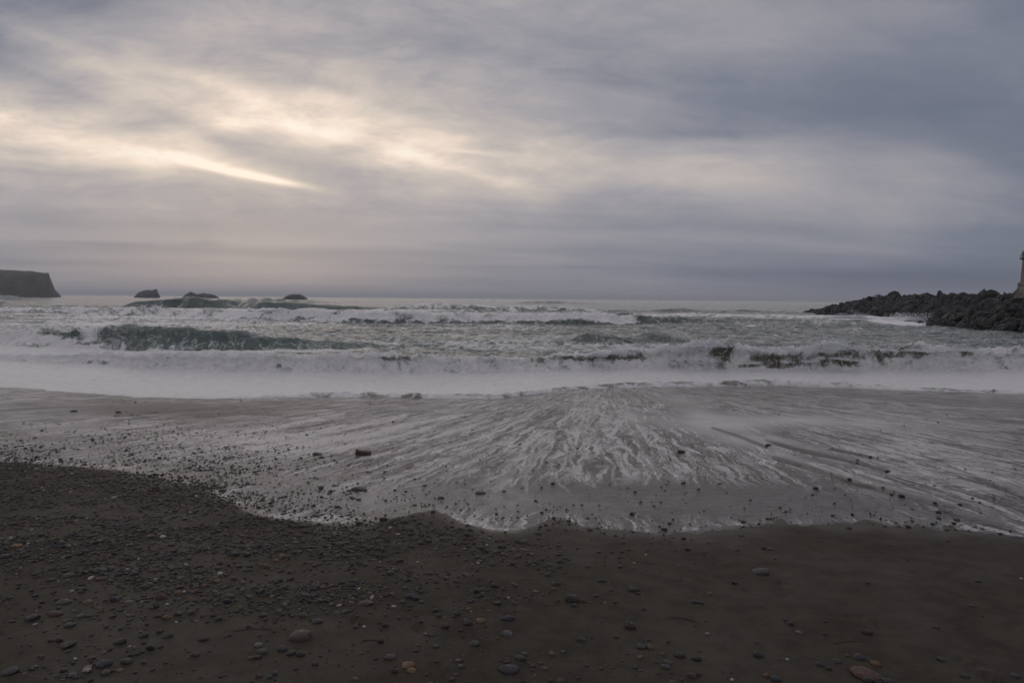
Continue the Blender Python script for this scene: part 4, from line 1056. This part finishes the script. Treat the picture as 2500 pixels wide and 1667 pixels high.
def build_pebbles():
    pm = pebble_material()
    protos = [pebble_proto(70 + i, 3) for i in range(14)]
    meshes = []
    for V, Fc in protos:
        o = mesh_obj('pebble', V, Fc, pm); meshes.append(o.data); bpy.data.objects.remove(o)
    small = [pebble_proto(90 + i, 1) for i in range(12)]
    mid = [pebble_proto(110 + i, 2) for i in range(10)]

    def place(x, y, a, b, c, sink, yaw, tilt, col, mi):
        o = bpy.data.objects.new('pebble', meshes[mi]); COL.objects.link(o)
        dd = y - float(edge_y(x)); fl = 0.008 * (1 - math.exp(-dd / .25)) + 0.0024 * dd if dd > 0 else 0
        z = float(sand_z(np.array([x]), np.array([y]))[0]) + fl + c * sink
        o.location = (x, y, z); o.scale = (a, b, c); o.rotation_euler = (0, -tilt, yaw); o.color = (*col, 1)
        return o
    marks = []          # (x, y, phrase)
    objs = []
    for i, (px, py, w, hr, ck, tilt, nick, lab) in enumerate(HERO):
        x, y = hit_sand(px, py + w * hr * .15); x = float(x); y = float(y)
        a = w / 2 / F * y * .94; c = a * hr * 1.12; b = a * random.uniform(.7, 1.0)
        col = (.13, .115, .095) if ck.endswith('*') else tuple(q * random.uniform(.85, 1.15) for q in PC[ck])
        o = place(x, y, a, b, c, .16, math.radians(random.uniform(-14, 14)), math.radians(tilt), col, (i * 5 + 1) % 14)
        if nick: marks.append((x, y, nick))
        objs.append([o, x, y, a, hr, ck.strip('*'), lab])
        if nick == 'the beaked grey stone':
            pass
    # random gravel
    def dens(px, py, d, x, y):
        e = np.zeros_like(px)
        left = sst(1500, 800, px)
        e = 1300 * left * sst(1540, 1380, py) * (d < 0) + 60 * left * (d < 0)
        e += (85 * sst(2000, 1400, px) + 8) * (d < 0) * sst(1500, 1250, px * 0 + 1300)
        e += 560 * sst(1150, 650, px) * np.exp(-np.clip(d, 0, None) / (1.1 + .5 * sst(900, 500, px) - .7 * sst(450, 100, px))) * (d > 0)
        e += (80 * np.exp(-np.clip(d, 0, None) / 1.1) + 4) * (d > 0)
        e += 60 * np.exp(-((d - .2) / .35) ** 2) * (px > 1000) * sst(1800, 1300, px)
        cl = .5 + .5 * fbm(x / .55, y / .35, 4, 301)
        return e * np.clip(cl * 3.4 - .75, .10, 2.6)
    n = 260000
    yy = rng.uniform(2.2, 20, n); xx = rng.uniform(-.95, .95, n) * (yy + .4)
    area = 0.95 * 2 * np.mean(yy + .4) * 17.8 / n      # mean area per candidate
    z = sand_base(yy); px, py = project(xx, yy, z); d = yy - edge_y(xx)
    wgt = (yy + .4) / np.mean(yy + .4)
    keep = rng.random(n) < dens(px, py, d, xx, yy) * area * wgt
    xx, yy, px, py, d = xx[keep], yy[keep], px[keep], py[keep], d[keep]; n = len(xx)
    a = .0088 * rng.lognormal(0, .50, n); a = np.where(d > .3, a * .9, a)
    a = np.clip(a, .0035, .027)
    # keep clear of the hero stones
    for (o, hx, hy, ha, hr, ck, lab) in objs:
        bad = np.hypot(xx - hx, yy - hy) < ha + a * .8
        a = np.where(bad & (a < ha * 2), np.nan, a)
    ok = ~np.isnan(a) & (yy > 0); xx, yy, px, py, d, a = (q[ok] for q in (xx, yy, px, py, d, a)); n = len(xx)
    keys = ['slate', 'grey', 'black', 'brown', 'olive', 'navy', 'tan', 'red', 'orange', 'pale', 'white', 'ochre', 'teal']
    pr = np.array([.2, .2, .17, .16, .09, .06, .04, .035, .012, .03, .012, .007, .01]); pr /= pr.sum()
    ci = rng.choice(len(keys), n, p=pr); CT = np.array([PC[k] for k in keys])[ci] * rng.uniform(.75, 1.25, (n, 1))
    el = rng.uniform(.6, 1.0, n); th = rng.uniform(.34, .72, n)
    proj = a / yy; proj = np.where((px > 5) & (px < 2495) & (py < 1662) & (d < 4), proj, 0)
    order = np.argsort(-proj); NB = 300 - len(objs)
    # individuals
    film = np.where(d > 0, 0.008 * (1 - np.exp(-np.clip(d, 0, None) / .25)) + 0.0024 * d, 0)
    zz = sand_z(xx, yy) + film
    for j in order[:NB]:
        o = bpy.data.objects.new('pebble', meshes[j % 14]); COL.objects.link(o)
        o.location = (xx[j], yy[j], zz[j] + a[j] * th[j] * .28); o.scale = (a[j], a[j] * el[j], a[j] * th[j])
        o.rotation_euler = (rng.uniform(-.2, .2), rng.uniform(-.25, .25), rng.uniform(-.7, .7)); o.color = (*CT[j], 1)
        objs.append([o, float(xx[j]), float(yy[j]), float(a[j]), float(th[j]), keys[ci[j]], None])
    rest = order[NB:]
    VV, FF, TT = [], [], []; off = 0
    big = a[rest] / yy[rest] > .0021
    for protoset, sel in ((mid, rest[big]), (small, rest[~big])):
        for k in range(len(protoset)):
            V, Fc = protoset[k]; id_ = sel[k::len(protoset)]; m_ = len(id_)
            if m_ == 0: continue
            yaw = rng.uniform(-.8, .8, m_); ti = rng.uniform(-.25, .25, m_)
            S = V[None] * np.stack([a[id_], a[id_] * el[id_], a[id_] * th[id_]], -1)[:, None, :]
            ct, st = np.cos(ti)[:, None], np.sin(ti)[:, None]
            S = np.stack([S[..., 0] * ct - S[..., 2] * st, S[..., 1], S[..., 0] * st + S[..., 2] * ct], -1)
            cy, sy = np.cos(yaw)[:, None], np.sin(yaw)[:, None]
            S = np.stack([S[..., 0] * cy - S[..., 1] * sy + xx[id_][:, None], S[..., 0] * sy + S[..., 1] * cy + yy[id_][:, None],
                          S[..., 2] + (zz[id_] + a[id_] * th[id_] * .28)[:, None]], -1)
            nv = len(V); VV.append(S.reshape(-1, 3)); FF.append((Fc[None] + (np.arange(m_) * nv)[:, None, None] + off).reshape(-1, 3)); off += m_ * nv
            TT.append(np.repeat(CT[id_], nv, 0))
    mesh_obj('gravel', np.concatenate(VV), np.concatenate(FF), pm, attrs={'tint': np.concatenate(TT)}, kind='stuff', label='thick scatter of small mixed pebbles over the wet sand', category='gravel')
    print('pebbles', n, 'gravel tris', sum(len(f) for f in FF))
    # labels: what it looks like, then where it lies by the stones one can find
    M = np.array([(q[0], q[1]) for q in marks]); seen = {}
    shape = lambda hr: 'flat' if hr < .42 else ('oval' if hr < .58 else 'round')
    for rec in objs:
        o, x, y, a_, hr, ck, lab = rec
        o['category'] = 'pebble'; o['group'] = 'pebbles scattered on the beach'
        if lab is None:
            wpx = 2 * a_ / y * F
            size = 'large' if wpx > 28 else ('middling' if wpx > 19 else ('small' if wpx > 13 else 'tiny'))
            dd = np.hypot(M[:, 0] - x, M[:, 1] - y); od = np.argsort(dd)
            def rel(i):
                dx, dy = x - M[i, 0], y - M[i, 1]
                if abs(dx) > abs(dy): return 'right of' if dx > 0 else 'left of'
                return 'behind' if dy > 0 else 'in front of'
            near = 'close ' if dd[od[0]] < .22 else ('' if dd[od[0]] < .6 else 'well ')
            nm = 'stone' if wpx > 26 else 'pebble'
            lab = f"{size} {shape(hr)} {CW[ck]} {nm} {near}{rel(od[0])} {marks[od[0]][2]}"
            if lab in seen:
                for p_, q_ in ((0, 1), (0, 2), (1, 2), (0, 3), (1, 3)):
                    lab = f"{size} {CW[ck]} {nm} {near if p_ == 0 else ''}{rel(od[p_])} {marks[od[p_]][2]}, {rel(od[q_])} {marks[od[q_]][2]}"
                    if len(lab.split()) <= 16 and lab not in seen: break
        lab = ' '.join(lab.split()[:16])
        seen[lab] = seen.get(lab, 0) + 1
        o['label'] = lab
    print('labels shared', sum(1 for k in seen.values() if k > 1))


def build_small_things():
    wood = mat_simple('waterlogged_wood', (.045, .032, .022), (.075, .055, .038), 25, .7, .004)
    # block of driftwood
    x, y = hit_sand(887, 1112); x = float(x); y = float(y); w = 35 / F * y; h = 10.5 / F * y; z = float(sand_base(y)) + .012
    nx = 14; V = []; sec = [(-.5, 0), (.5, 0), (.5, .85), (.42, 1), (-.42, 1), (-.5, .85)]
    for i in range(nx):
        t = i / (nx - 1) - .5; tp = 1 - .10 * (t + .5) + .04 * math.sin(i * 2.1)
        for (a, b) in sec: V.append((t * w, a * h * 1.6 + .004 * math.sin(i * 1.7 + a * 5), b * h * tp + .003 * math.sin(i * 2.9 + b)))
    Fq = [(6 * i + j, 6 * i + (j + 1) % 6, 6 * i + 6 + (j + 1) % 6, 6 * i + 6 + j) for i in range(nx - 1) for j in range(6)]
    n0 = len(V); Fq += [(0, 5, 4, 3), (0, 3, 2, 1)] + [(n0 - 6, n0 - 5, n0 - 4, n0 - 3), (n0 - 6, n0 - 3, n0 - 2, n0 - 1)]
    o = mesh_obj('wood_block', np.array(V), np.array(Fq), wood, smooth=False, label='short brown block of driftwood lying in the shallow backwash', category='driftwood')
    o.location = (x, y, z); o.rotation_euler = (0, math.radians(2), math.radians(-6))
    kn = mesh_obj('knot', ico(2)[0] * np.array([.016, .016, .02]), ico(2)[1], wood, parent=o); kn.location = (-w * .46, 0, h * 1.02)
    # thin stalks on the sand
    st = mat_simple('dry_stalk', (.035, .024, .018), (.055, .04, .028), 40, .8, .001)
    for pts, lab in [([(566, 1544), (590, 1539), (620, 1537), (650, 1538), (674, 1541)], 'long thin bent stalk on bare sand left of the big taupe stone'),
                     ([(880, 1572), (884, 1566), (900, 1563), (922, 1563), (940, 1565)], 'short dark stalk hooked at its left end, right of the big taupe stone'),
                     ([(1636, 1509), (1660, 1511), (1690, 1516), (1710, 1524)], 'thin dark stalk curving over bare sand right of centre'),
                     ([(2035, 1570), (2060, 1566), (2085, 1563), (2110, 1564)], 'faint thin stalk between the charcoal stone and the domed slate stone')]:
        p = np.array([[float(q) for q in hit_sand(a, b)] for a, b in pts]); t = np.linspace(0, len(p) - 1, 24)
        X = np.interp(t, range(len(p)), p[:, 0]); Y = np.interp(t, range(len(p)), p[:, 1]); Z = sand_z(X, Y) + .0015
        r = .0028 * np.sin(np.linspace(.35, math.pi - .2, 24)); V = []
        for i in range(24):
            for k in range(6):
                a = k / 6 * 2 * math.pi; V.append((X[i] - X[0], Y[i] - Y[0] + r[i] * math.cos(a), Z[i] - Z[0] + r[i] * math.sin(a)))
        Fq = [(6 * i + k, 6 * i + (k + 1) % 6, 6 * i + 6 + (k + 1) % 6, 6 * i + 6 + k) for i in range(23) for k in range(6)]
        o = mesh_obj('stalk', np.array(V), np.array(Fq), st, label=lab, category='stalk', group='stalks on the sand'); o.location = (X[0], Y[0], Z[0])
    # shell chip
    sh = mat_simple('shell', (.35, .33, .30), (.5, .47, .43), 60, .5, .001)
    x, y = hit_sand(907, 1463); x, y = float(x), float(y); s = y / F
    V, Fc = ico(2); V = V * np.array([5 * s, 2 * s, 7 * s]); V[:, 0] += np.clip(V[:, 2], 0, 1) * .5; V[:, 1] += 60 * V[:, 0] ** 2 * .3
    o = mesh_obj('shell_chip', V, Fc, sh, label='upright white shell chip behind the low grey hump', category='shell'); o.location = (x, y, float(sand_base(y)) + 4 * s)
    # beak of the grey stone: an upturned tip, part of that stone
    for ob in list(COL.objects):
        if ob.get('label', '').startswith('grey stone with an upturned beak'):
            V, Fc = ico(2); V = V.copy(); V[:, 2] += .55 * np.clip(V[:, 0], 0, 1) ** 2 * 3; V *= np.array([.42, .5, .35])
            b = mesh_obj('beak', V, Fc, ob.data.materials[0], parent=ob); b.location = (.78, 0, .25); b.color = ob.color
        if ob.get('label', '').startswith('navy stone with a knob'):
            V, Fc = ico(2); b = mesh_obj('knob', V * np.array([.30, .5, .6]), Fc, ob.data.materials[0], parent=ob); b.location = (-.92, 0, -.1); b.color = ob.color


def build_haze():
    mt, N = material('sea_haze')
    v = N.n('ShaderNodeVolumePrincipled'); v.inputs['Color'].default_value = (.84, .89, 1.0, 1); v.inputs['Density'].default_value = HAZE; v.inputs['Anisotropy'].default_value = 0.3
    N.out(v.outputs[0], vol=True)
    x0, x1, y0, y1, z0, z1 = -16000, 16000, -400, 14500, -5, 60
    x0, x1 = -115000, 115000
    V = np.array([(x, y, z) for z in (z0, z1) for y in (y0, y1) for x in (x0, x1)], float)
    f = np.array([(0, 2, 3, 1), (4, 5, 7, 6), (0, 1, 5, 4), (2, 6, 7, 3), (0, 4, 6, 2), (1, 3, 7, 5)])
    mesh_obj('haze', V, f, mt, smooth=False, kind='stuff', label='thin sea haze', category='haze')


HAZE = 0.00023
build_sand()
build_swash()
build_sea()
build_far_rocks()
build_jetty()
build_tower()
if HAZE > 0: build_haze()
build_pebbles()
build_small_things()
build_spray()
build_gulls()
